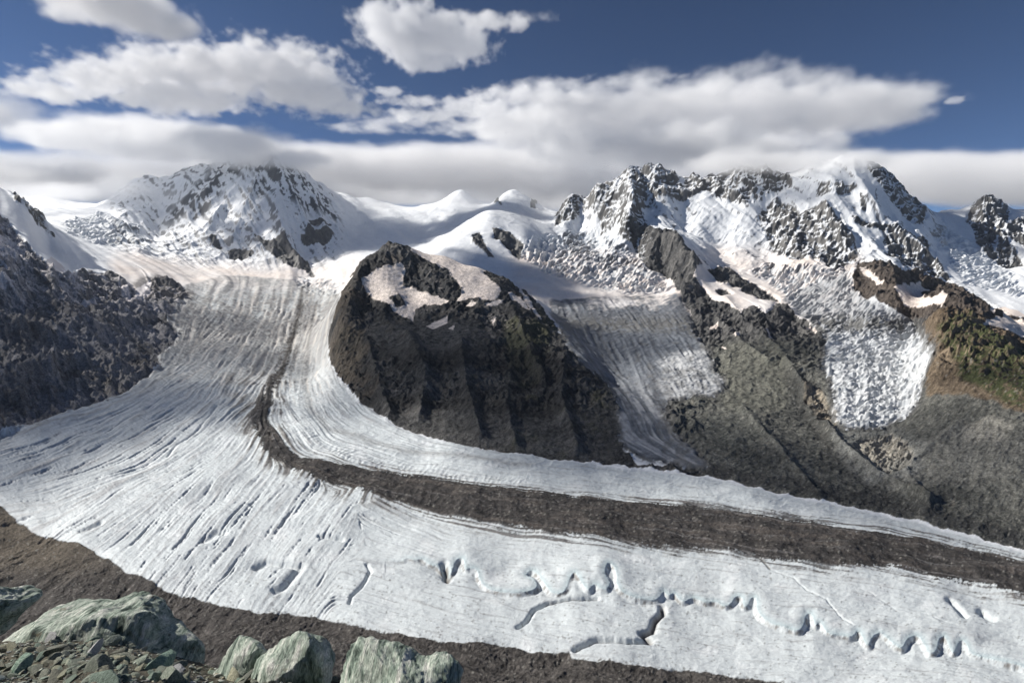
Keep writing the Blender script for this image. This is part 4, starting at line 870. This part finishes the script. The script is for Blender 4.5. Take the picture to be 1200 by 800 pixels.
cloud('far pale cloud bank closing the horizon behind all the peaks', [(u_, 212 - 5 * (k_ % 2), 15500, 150, 34, 1200) for k_, u_ in enumerate(range(-120, 1400, 110))], 110, 0.0020, 1600, 0.35, 29, 4, 0.5)
cloud('thin veil of cloud low over the far right peak', [(1060, 205, 11000, 110, 26, 900), (1160, 215, 11000, 120, 32, 1000), (1260, 205, 11000, 120, 34, 1000)], 60, 0.0022, 1200, 0.4, 33, 4, 0.4)
cloud('white broken cloud field high at the left',
      [(140, 92, 6500, 85, 17, 520), (225, 84, 6500, 100, 24, 600), (310, 82, 6500, 95, 26, 600), (365, 112, 6500, 62, 16, 500), (210, 116, 6500, 80, 15, 500), (60, 108, 6500, 60, 10, 400), (400, 128, 6500, 45, 7, 300)], 17, 0.012, 230, 1.25, 43, 5, 0.8, .6)
cloud('single puffy white cloud at the top, left of centre', [(480, 38, 6500, 62, 30, 520), (530, 50, 6500, 50, 22, 420), (445, 22, 6500, 30, 14, 260), (575, 26, 6500, 46, 8, 240), (500, 72, 6500, 40, 10, 240)], 17, 0.012, 260, 1.0, 53, 5, 1.0, .5)
cloud('dark grey cloud scrap at the top left corner', [(110, 0, 4600, 75, 20, 500), (160, 14, 4600, 60, 22, 420), (205, 30, 4600, 30, 14, 250)], 17, 0.016, 260, .9, 63, 5, 1.0, .6)
cloud('small wisps of cloud between the puffy cloud and the bank', [(510, 134, 7500, 60, 9, 260), (565, 126, 7500, 55, 12, 320), (620, 112, 7500, 70, 12, 320), (480, 118, 7500, 45, 5, 200), (455, 108, 7500, 30, 5, 200)], 18, 0.008, 240, 1.2, 73, 5, 0.6, .6)
cloud('tiny lone wisp of cloud in the blue sky at the right', [(1118, 118, 7500, 14, 5, 120)], 16, 0.006, 160, 0.8, 83, 4, 0.6)

cloud('pale mist veiling the saddle with the two small peaks', [(470, 232, 6900, 80, 14, 500), (560, 234, 6500, 90, 16, 500), (650, 240, 6200, 60, 14, 400), (400, 222, 7300, 50, 12, 400)], 40, 0.0024, 420, 0.9, 131, 4, .7, .9)
cloud('white mist lying over the snow basin at the left', [(60, 226, 7400, 100, 14, 600), (150, 222, 7000, 80, 16, 500), (-60, 222, 7400, 90, 18, 600)], 40, 0.0030, 420, 0.9, 141, 4, .7, .9)
cloud('thin streaky wisps drifting above the long cloud bank', [(470, 142, 8200, 60, 7, 300), (560, 150, 8200, 90, 9, 400), (660, 100, 8200, 70, 7, 300), (740, 96, 8200, 80, 7, 300), (610, 22, 7000, 50, 5, 200), (430, 150, 8200, 60, 6, 300)], 26, 0.0045, 300, 1.3, 151, 5, .35, .9)
def added_shade_cloud(label, spots, alt, seed, dens):  # out-of-view clouds added for the shadows they cast on the valley
    """Unseen clouds added overhead, each set on the sun line to shade the given piece of land (column, row, distance, radius m)."""
    bl = []
    for (u, v, Y, r) in spots:
        X = (u - CX) / F_PX * Y; Zz = -(v - HV) / F_PX * Y
        t = (alt - Zz) / to_sun[2]
        x, y = X + to_sun[0] * t, Y + to_sun[1] * t
        bl.append((CX + F_PX * x / y, HV - F_PX * alt / y, y, r / y * F_PX, 170 / y * F_PX, r))
    return cloud(label, bl, 48, dens, 480, 0.55, seed, 4, 1.0, 0.5)
added_shade_cloud('unseen cloud added overhead to shade the rocky hill', [(500, 425, 2150, 560), (600, 440, 2050, 480), (650, 500, 1620, 420)], 2700, 93, 0.0065)
added_shade_cloud('unseen cloud added overhead to shade the rock flank at the left', [(60, 360, 2400, 750), (150, 380, 2600, 600), (20, 450, 1700, 450), (250, 380, 3400, 420)], 2700, 103, 0.0030)
added_shade_cloud('unseen cloud added overhead to shade the rubble slopes at the right', [(1120, 510, 1480, 330), (1000, 570, 1330, 300), (850, 530, 1450, 300), (700, 400, 2700, 330), (1150, 440, 1750, 150), (930, 400, 2500, 300)], 2700, 113, 0.0042)
added_shade_cloud('small unseen cloud added overhead to shade a patch of the ice stream', [(215, 470, 1900, 290), (290, 490, 1760, 200), (120, 515, 1560, 260), (30, 560, 1300, 170)], 2700, 123, 0.0065)

# thin summer haze in the valley air
M_haze, N, L = new_mat('haze_air')
_o = N.new('ShaderNodeOutputMaterial'); _v = N.new('ShaderNodeVolumePrincipled')
_v.inputs['Color'].default_value = (0.82, 0.90, 1.0, 1); _v.inputs['Density'].default_value = 0.000006; _v.inputs['Anisotropy'].default_value = 0.2
L.new(_v.outputs[0], _o.inputs['Volume'])
hx0, hx1, hy0, hy1, hz0, hz1 = -15000, 15000, -60, 9700, -642, 1720
hv = np.array([(x, y, z) for z in (hz0, hz1) for y in (hy0, hy1) for x in (hx0, hx1)], f32)
hq = np.array([[0, 2, 3, 1], [4, 5, 7, 6], [0, 1, 5, 4], [2, 6, 7, 3], [0, 4, 6, 2], [1, 3, 7, 5]])
o = grid_mesh('haze', hv, hq, None, M_haze)
o.data.polygons.foreach_set('use_smooth', np.zeros(6, bool))
tagged(o, 'pale haze in the valley air', 'haze', 'stuff')
# ------------------------------------------------------------------ the ledge in front: bed of gravel, boulders, loose stones
def v_edge(u):
    return np.interp(u, [-200, -40, 0, 60, 110, 200, 250, 330, 400, 470, 540, 700, 1350], [735, 732, 752, 746, 744, 766, 782, 784, 792, 800, 812, 835, 900])
YE = 4.8
def ledge_z(u, Y):
    ze = -(v_edge(u) - HV) / F_PX * YE
    inn = ze + 0.60 * (YE - Y) + 0.035 * np.sin(u / 23.0 + Y * 3) * np.clip(YE - Y, 0, 1)
    out = ze - 1.32 * (Y - YE)
    return np.where(Y <= YE, inn, out)
lu = np.linspace(-200, 1300, 420); ly = np.concatenate([np.linspace(1.3, 4.9, 150), np.linspace(5.0, 9.4, 30)])
LU, LY = np.meshgrid(lu, ly)
LX = (LU - CX) / F_PX * LY
LZ = ledge_z(LU, LY) + 0.02 * fbm(LX * 3, LY * 3, 4, 701, .6) + 0.008 * fbm(LX * 14, LY * 14, 3, 705, .7)
LZ = np.where(LY > 8.6, np.minimum(LZ, -1.02 * LY + 0.1), LZ)
ids = np.arange(LU.size).reshape(LU.shape)
M_soil, N, L = new_mat('gritty_soil')
_o = N.new('ShaderNodeOutputMaterial'); _b = N.new('ShaderNodeBsdfPrincipled'); _b.inputs['Roughness'].default_value = .95
_g = N.new('ShaderNodeNewGeometry'); _n = N.new('ShaderNodeTexNoise'); _n.inputs['Scale'].default_value = 22; _n.inputs['Detail'].default_value = 8; _n.inputs['Roughness'].default_value = .75
L.new(_g.outputs['Position'], _n.inputs['Vector'])
_r = N.new('ShaderNodeValToRGB'); L.new(_n.outputs['Fac'], _r.inputs[0])
_r.color_ramp.elements[0].position = .35; _r.color_ramp.elements[0].color = (.018, .016, .010, 1); _r.color_ramp.elements[1].position = .7; _r.color_ramp.elements[1].color = (.13, .115, .08, 1)
L.new(_r.outputs[0], _b.inputs['Base Color']); _bp = N.new('ShaderNodeBump'); _bp.inputs['Distance'].default_value = .03; _bp.inputs['Strength'].default_value = 1
L.new(_n.outputs['Fac'], _bp.inputs['Height']); L.new(_bp.outputs[0], _b.inputs['Normal']); L.new(_b.outputs[0], _o.inputs['Surface'])
o = grid_mesh('ledge', np.stack([LX, LY, LZ], -1).reshape(-1, 3), np.stack([ids[:-1, :-1], ids[:-1, 1:], ids[1:, 1:], ids[1:, :-1]], -1).reshape(-1, 4), None, M_soil)
tagged(o, 'gritty brown soil of the ledge at the bottom left', 'ledge', 'structure')

def stone_mat(name, cols, scale, stretch, bumpd, rust=0.5, rnd=False):
    """Foliated green rock: bands stretched along the foliation, pale lichen, rust spots, cracks."""
    m, N, L = new_mat(name)
    out = N.new('ShaderNodeOutputMaterial'); b = N.new('ShaderNodeBsdfPrincipled'); b.inputs['Roughness'].default_value = .78; b.inputs['Specular IOR Level'].default_value = .3
    tc = N.new('ShaderNodeTexCoord'); mp = N.new('ShaderNodeMapping'); mp.inputs['Scale'].default_value = stretch; mp.inputs['Rotation'].default_value = (0.3, 0.75, 0.2)
    L.new(tc.outputs['Object'], mp.inputs['Vector'])
    n1 = N.new('ShaderNodeTexNoise'); n1.inputs['Scale'].default_value = scale; n1.inputs['Detail'].default_value = 8; n1.inputs['Roughness'].default_value = .68; n1.inputs['Distortion'].default_value = .6
    L.new(mp.outputs[0], n1.inputs['Vector'])
    r = N.new('ShaderNodeValToRGB'); L.new(n1.outputs['Fac'], r.inputs[0])
    e = r.color_ramp.elements
    e[0].position = .36; e[0].color = cols[0] + (1,); e[1].position = .66; e[1].color = cols[-1] + (1,)
    for k, c in enumerate(cols[1:-1]):
        q = e.new(.36 + .30 * (k + 1) / (len(cols) - 1)); q.color = c + (1,)
    n2 = N.new('ShaderNodeTexNoise'); n2.inputs['Scale'].default_value = scale * 1.6; n2.inputs['Detail'].default_value = 7; n2.inputs['Roughness'].default_value = .7
    L.new(tc.outputs['Object'], n2.inputs['Vector'])
    mr = N.new('ShaderNodeMapRange'); mr.inputs['From Min'].default_value = .60; mr.inputs['From Max'].default_value = .70; mr.inputs['To Max'].default_value = rust; L.new(n2.outputs['Fac'], mr.inputs[0])
    mx = N.new('ShaderNodeMix'); mx.data_type = 'RGBA'; L.new(mr.outputs[0], mx.inputs['Factor']); L.new(r.outputs[0], mx.inputs['A']); mx.inputs['B'].default_value = (.16, .10, .045, 1)
    n3 = N.new('ShaderNodeTexNoise'); n3.inputs['Scale'].default_value = scale * 9; n3.inputs['Detail'].default_value = 5; n3.inputs['Roughness'].default_value = .7
    L.new(mp.outputs[0], n3.inputs['Vector'])
    m3 = N.new('ShaderNodeMapRange'); m3.inputs['From Min'].default_value = .3; m3.inputs['From Max'].default_value = .7; m3.inputs['To Min'].default_value = .35; m3.inputs['To Max'].default_value = 1.45; L.new(n3.outputs['Fac'], m3.inputs[0])
    sc = N.new('ShaderNodeVectorMath'); sc.operation = 'SCALE'; L.new(mx.outputs['Result'], sc.inputs[0]); L.new(m3.outputs[0], sc.inputs['Scale'])
    last = sc.outputs[0]
    if rnd:
        oi = N.new('ShaderNodeObjectInfo'); rr = N.new('ShaderNodeValToRGB'); rr.color_ramp.interpolation = 'LINEAR'; L.new(oi.outputs['Random'], rr.inputs[0])
        ee = rr.color_ramp.elements; ee[0].color = (.55, .56, .52, 1); ee[1].color = (1.5, 1.45, 1.32, 1)
        for p_, c_ in ((.25, (1.0, 1.05, .98, 1)), (.45, (.7, .85, .78, 1)), (.65, (1.25, 1.12, .92, 1)), (.82, (.5, .48, .46, 1))):
            q = ee.new(p_); q.color = c_
        mm = N.new('ShaderNodeVectorMath'); mm.operation = 'MULTIPLY'; L.new(last, mm.inputs[0]); L.new(rr.outputs[0], mm.inputs[1]); last = mm.outputs[0]
    L.new(last, b.inputs['Base Color'])
    ad = N.new('ShaderNodeMath'); ad.operation = 'ADD'; L.new(n1.outputs['Fac'], ad.inputs[0])
    hm = N.new('ShaderNodeMath'); hm.operation = 'MULTIPLY'; hm.inputs[1].default_value = .35; L.new(n3.outputs['Fac'], hm.inputs[0]); L.new(hm.outputs[0], ad.inputs[1])
    bp = N.new('ShaderNodeBump'); bp.inputs['Distance'].default_value = bumpd; bp.inputs['Strength'].default_value = 1.0; L.new(ad.outputs[0], bp.inputs['Height']); L.new(bp.outputs[0], b.inputs['Normal'])
    L.new(b.outputs[0], out.inputs['Surface'])
    return m
GREENS = [(.05, .075, .06), (.22, .28, .23), (.42, .48, .41), (.60, .63, .56), (.80, .79, .73)]
M_boul = stone_mat('green_foliated_rock', GREENS, 3.2, (4.2, 1.0, 1.0), .05, .8)
M_stone = stone_mat('mixed_stone', [(.09, .10, .09), (.25, .28, .24), (.42, .44, .39), (.62, .62, .56)], 7, (2.5, 1, 1), .012, .5, True)
M_yell = stone_mat('yellow_lichened_stone', [(.18, .14, .07), (.42, .35, .19), (.58, .50, .30)], 7, (1, 1, 2), .012, .5)
M_pale = stone_mat('pale_grey_stone', [(.22, .22, .22), (.42, .42, .42), (.62, .61, .60)], 7, (2, 1, 1), .012, .2)
M_jade = stone_mat('pale_green_stone', [(.12, .20, .15), (.30, .42, .33), (.50, .60, .50)], 6, (2, 1, 1), .012, .2)

import bmesh
def ico(sub):
    bm = bmesh.new(); bmesh.ops.create_icosphere(bm, subdivisions=sub, radius=1.0)
    v = np.array([x.co[:] for x in bm.verts]); f = np.array([[l.index for l in p.verts] for p in bm.faces]); bm.free()
    return v, f
def tri_mesh(name, v, f, mat, smooth=True):
    me = bpy.data.meshes.new(name)
    me.vertices.add(len(v)); me.vertices.foreach_set('co', v.astype(f32).ravel())
    me.loops.add(len(f) * 3); me.loops.foreach_set('vertex_index', f.astype(np.int32).ravel())
    me.polygons.add(len(f)); me.polygons.foreach_set('loop_start', np.arange(0, len(f) * 3, 3, dtype=np.int32))
    me.update(calc_edges=True)
    me.polygons.foreach_set('use_smooth', np.full(len(f), smooth))
    me.materials.append(mat)
    return me
def cut(v, rs, n, lo, hi, flat=(1, 1, 1)):
    for _ in range(n):
        d = rs.normal(size=3) * flat; d /= np.linalg.norm(d)
        h = rs.uniform(lo, hi)
        e = np.maximum(0, v @ d - h)
        v = v - e[:, None] * d * 0.93
    return v
V6, F6 = ico(7)
def boulder(label, outline, Y, depth, seed, ncut=16):
    """A boulder: the outline gives its height and width seen from the path, the cuts and noise its facets; as deep as it is broad."""
    rs = np.random.RandomState(seed)
    ol = np.array(outline, float)
    cu_, cv_ = ol[:, 0].mean(), max(ol[:, 1].max() - 5, ol[:, 1].mean())
    k = Y / F_PX
    th = np.arctan2(-(ol[:, 1] - cv_), ol[:, 0] - cu_); rr = np.hypot(ol[:, 0] - cu_, ol[:, 1] - cv_) * k
    od = np.argsort(th); th, rr = th[od], rr[od]
    th = np.concatenate([th - 2 * np.pi, th, th + 2 * np.pi]); rr = np.concatenate([rr, rr, rr])
    v = cut(V6.copy(), rs, ncut + 18, .60, .90)
    sl = np.linalg.norm(v, axis=1)
    a = np.arctan2(V6[:, 2], V6[:, 0])
    R = np.interp(a, th, rr)
    c = np.array([(cu_ - CX) * k, Y, -(cv_ - HV) * k])
    rad = np.hypot(V6[:, 0], V6[:, 2])
    prof = np.clip(rad, 0, 1) ** 0.85 / np.maximum(rad, 1e-6)         # fuller shoulders than an ellipsoid
    p = np.stack([V6[:, 0] * R * prof, V6[:, 1] * depth, V6[:, 2] * R * prof], 1) * (sl * 1.13)[:, None]
    q = p + c
    s1 = fbm3(q[:, 0] * 2.1, q[:, 1] * 2.1, q[:, 2] * 2.1, 4, seed)
    fol = (q[:, 0] * .72 + q[:, 2] * .9 + q[:, 1] * .35)
    s2 = 1 - np.abs(fbm3(fol * 11, q[:, 1] * 1.6, (q[:, 2] - q[:, 0]) * 2.0, 4, seed + 9)) * 2.2
    s3 = fbm3(q[:, 0] * 16, q[:, 1] * 16, q[:, 2] * 16, 4, seed + 21, .65)
    n = p / np.maximum(np.linalg.norm(p, axis=1, keepdims=True), 1e-6)
    p = p + n * (0.05 * s1 + 0.026 * (s2 - .5) + 0.012 * s3)[:, None] * min(1, depth / .5)
    me = tri_mesh('boulder', p, F6, M_boul)
    o = bpy.data.objects.new('boulder', me); S.collection.objects.link(o); o.location = c
    tagged(o, label, 'boulder', 'thing')
    return o
boulder('largest pale green boulder with a long back sloping down to the left edge', [(-70, 752), (-30, 735), (0, 722), (30, 715), (55, 708), (78, 700), (95, 693), (112, 692), (130, 699), (150, 700), (168, 706), (188, 720), (205, 735), (222, 742), (236, 758), (245, 778), (243, 800), (150, 822), (40, 822), (-50, 805), (-80, 780)], 4.75, .75, 4)
boulder('rounded light green boulder standing between the two others', [(298, 792), (303, 765), (312, 750), (322, 740), (337, 736), (355, 734), (370, 735), (383, 742), (391, 755), (394, 768), (396, 790), (380, 812), (340, 818), (305, 812)], 4.45, .38, 12)
boulder('low pale boulder leaning on the left side of the rounded green one', [(246, 790), (254, 778), (268, 762), (285, 753), (300, 754), (312, 764), (318, 785), (310, 806), (270, 808), (248, 802)], 4.55, .30, 17, 10)
boulder('green boulder with dark blotches cut off by the bottom edge', [(398, 800), (404, 780), (415, 768), (432, 763), (452, 757), (470, 755), (488, 763), (505, 774), (518, 778), (529, 786), (534, 806), (520, 840), (450, 850), (400, 835)], 4.1, .42, 23)
boulder('small brown and green boulder alone at the left edge', [(-60, 724), (-42, 708), (-22, 697), (-5, 694), (8, 700), (17, 706), (23, 711), (24, 718), (12, 728), (-30, 732)], 5.6, .40, 31, 12)

# loose stones
V2, F2 = ico(3)
def stone_mesh(seed, sx, sy, sz, mat=None):
    rs = np.random.RandomState(seed)
    v = cut(V2.copy(), rs, 12, .35, .75)
    v = v * np.array([sx, sy, sz]) * 1.25
    v += .02 * fbm3(v[:, 0] * 30, v[:, 1] * 30, v[:, 2] * 30, 2, seed)[:, None] * np.array([sx, sy, sz])
    return v
protos = []
for k in range(14):
    rs = np.random.RandomState(900 + k)
    sh = [(1, .62, .30), (1, .75, .42), (1, .5, .22), (1, .85, .6)][k % 4]
    protos.append(tri_mesh('stone', stone_mesh(900 + k, *sh), F2, M_stone, False))
rs = np.random.RandomState(77)
def lay_stone(me, u, Y, size, label, group=None, lift=.25):
    o = bpy.data.objects.new('stone', me); S.collection.objects.link(o)
    X = (u - CX) / F_PX * Y
    z = float(ledge_z(np.array(u), np.array(Y)))
    o.location = (X, Y, z + size * lift * .6); o.scale = (size, size, size)
    o.rotation_euler = (-.45 + rs.uniform(-.4, .4), rs.uniform(-.35, .35), rs.uniform(0, 6.28))
    tagged(o, label, 'stone', 'thing', group)
    return o
def y_for(u, v):   # distance at which the ledge is met in direction (u, v)
    ys = np.linspace(1.6, 4.8, 400); vs = HV - F_PX * ledge_z(np.full(400, float(u)), ys) / ys
    return float(ys[np.argmin(np.abs(vs - v))])
specials = [(186, 783, .115, M_jade, (1, .95, .55), 'square pale green stone block in front of the largest boulder'), (289, 778, .075, M_yell, (1, .8, .4), 'yellow stone slab below the low pale boulder'),
            (262, 785, .08, M_yell, (1, .7, .35), 'dull ochre stone beside the yellow slab'), (416, 790, .085, M_pale, (1, .7, .5), 'light pinkish grey stone leaning on the blotched boulder'), (108, 768, .10, M_pale, (1, .5, .4), 'long light grey stone in the gravel below the largest boulder'),
            (60, 752, .085, M_pale, (1, .7, .4), 'pale lilac grey stone at the foot of the largest boulder'), (205, 792, .085, M_pale, (1, .8, .5), 'light grey stone right of the square green block'), (25, 788, .11, M_jade, (1, .45, .35), 'long dark green stone near the bottom left corner')]
for (u, v, sz, mt, sh, lab) in specials:
    lay_stone(tri_mesh('stone', stone_mesh(int(u), *sh), F2, mt, False), u, y_for(u, v), sz, lab, None, .6)
n_ = 0
while n_ < 285:
    u = rs.uniform(-10, 440); v = rs.uniform(740, 800)
    if v < v_edge(u) + 3: continue
    sz = min(.10, .027 * math.exp(abs(rs.normal(0, .55))))
    zone = ['in the gravel below the left half of the largest boulder', 'in the gravel below the right half of the largest boulder', 'between the largest boulder and the square green block', 'in the gravel below the low pale boulder', 'around the foot of the rounded boulder', 'beside the blotched boulder'][int(np.searchsorted([70, 150, 235, 300, 375], u))]
    kind_ = 'larger flat angular stone ' if sz > .042 else ('middling angular stone ' if sz > .028 else 'small angular stone chip ')
    lay_stone(protos[n_ % 14], u, y_for(u, v), sz, kind_ + zone, 'loose stones on the ledge'); n_ += 1
# finer gravel between them: too many to count
av, af, off = [], [], 0
small = [stone_mesh(990 + k, 1, .7, .45) for k in range(6)]
V1, F1 = ico(2)
smalls = [cut(V1.copy(), np.random.RandomState(50 + k), 9, .4, .8) * np.array([1, .7, .4]) for k in range(6)]
for k in range(5200):
    u = rs.uniform(-60, 560); Y = rs.uniform(2.2, 4.85)
    s_ = .012 * math.exp(rs.normal(0, .45)); a_ = rs.uniform(0, 6.28); b_ = rs.uniform(-.5, .5)
    v = smalls[k % 6] * s_
    ca, sa = math.cos(a_), math.sin(a_)
    v = v @ np.array([[ca, sa, 0], [-sa, ca, 0], [0, 0, 1]]); v[:, 2] += v[:, 0] * b_ - v[:, 1] * .5
    v = v + np.array([(u - CX) / F_PX * Y, Y, float(ledge_z(np.array(u), np.array(Y))) + s_ * .35])
    av.append(v); af.append(F1 + off); off += len(v)
M_grav, N, L = new_mat('gravel_mix')
_o = N.new('ShaderNodeOutputMaterial'); _b = N.new('ShaderNodeBsdfPrincipled'); _b.inputs['Roughness'].default_value = .85
_g = N.new('ShaderNodeNewGeometry'); _r = N.new('ShaderNodeValToRGB'); L.new(_g.outputs['Random Per Island'], _r.inputs[0])
_e = _r.color_ramp.elements; _e[0].color = (.07, .08, .07, 1); _e[1].color = (.50, .50, .45, 1)
for p_, c_ in ((.3, (.22, .27, .22, 1)), (.5, (.30, .26, .19, 1)), (.7, (.16, .16, .16, 1)), (.85, (.42, .46, .40, 1))):
    q = _e.new(p_); q.color = c_
L.new(_r.outputs[0], _b.inputs['Base Color']); L.new(_b.outputs[0], _o.inputs['Surface'])
o = bpy.data.objects.new('gravel', tri_mesh('gravel', np.concatenate(av), np.concatenate(af), M_grav, False)); S.collection.objects.link(o)
tagged(o, 'fine green and grey gravel filling the ledge between the stones', 'gravel', 'stuff')
print('foreground', round(time.time() - T0, 1))
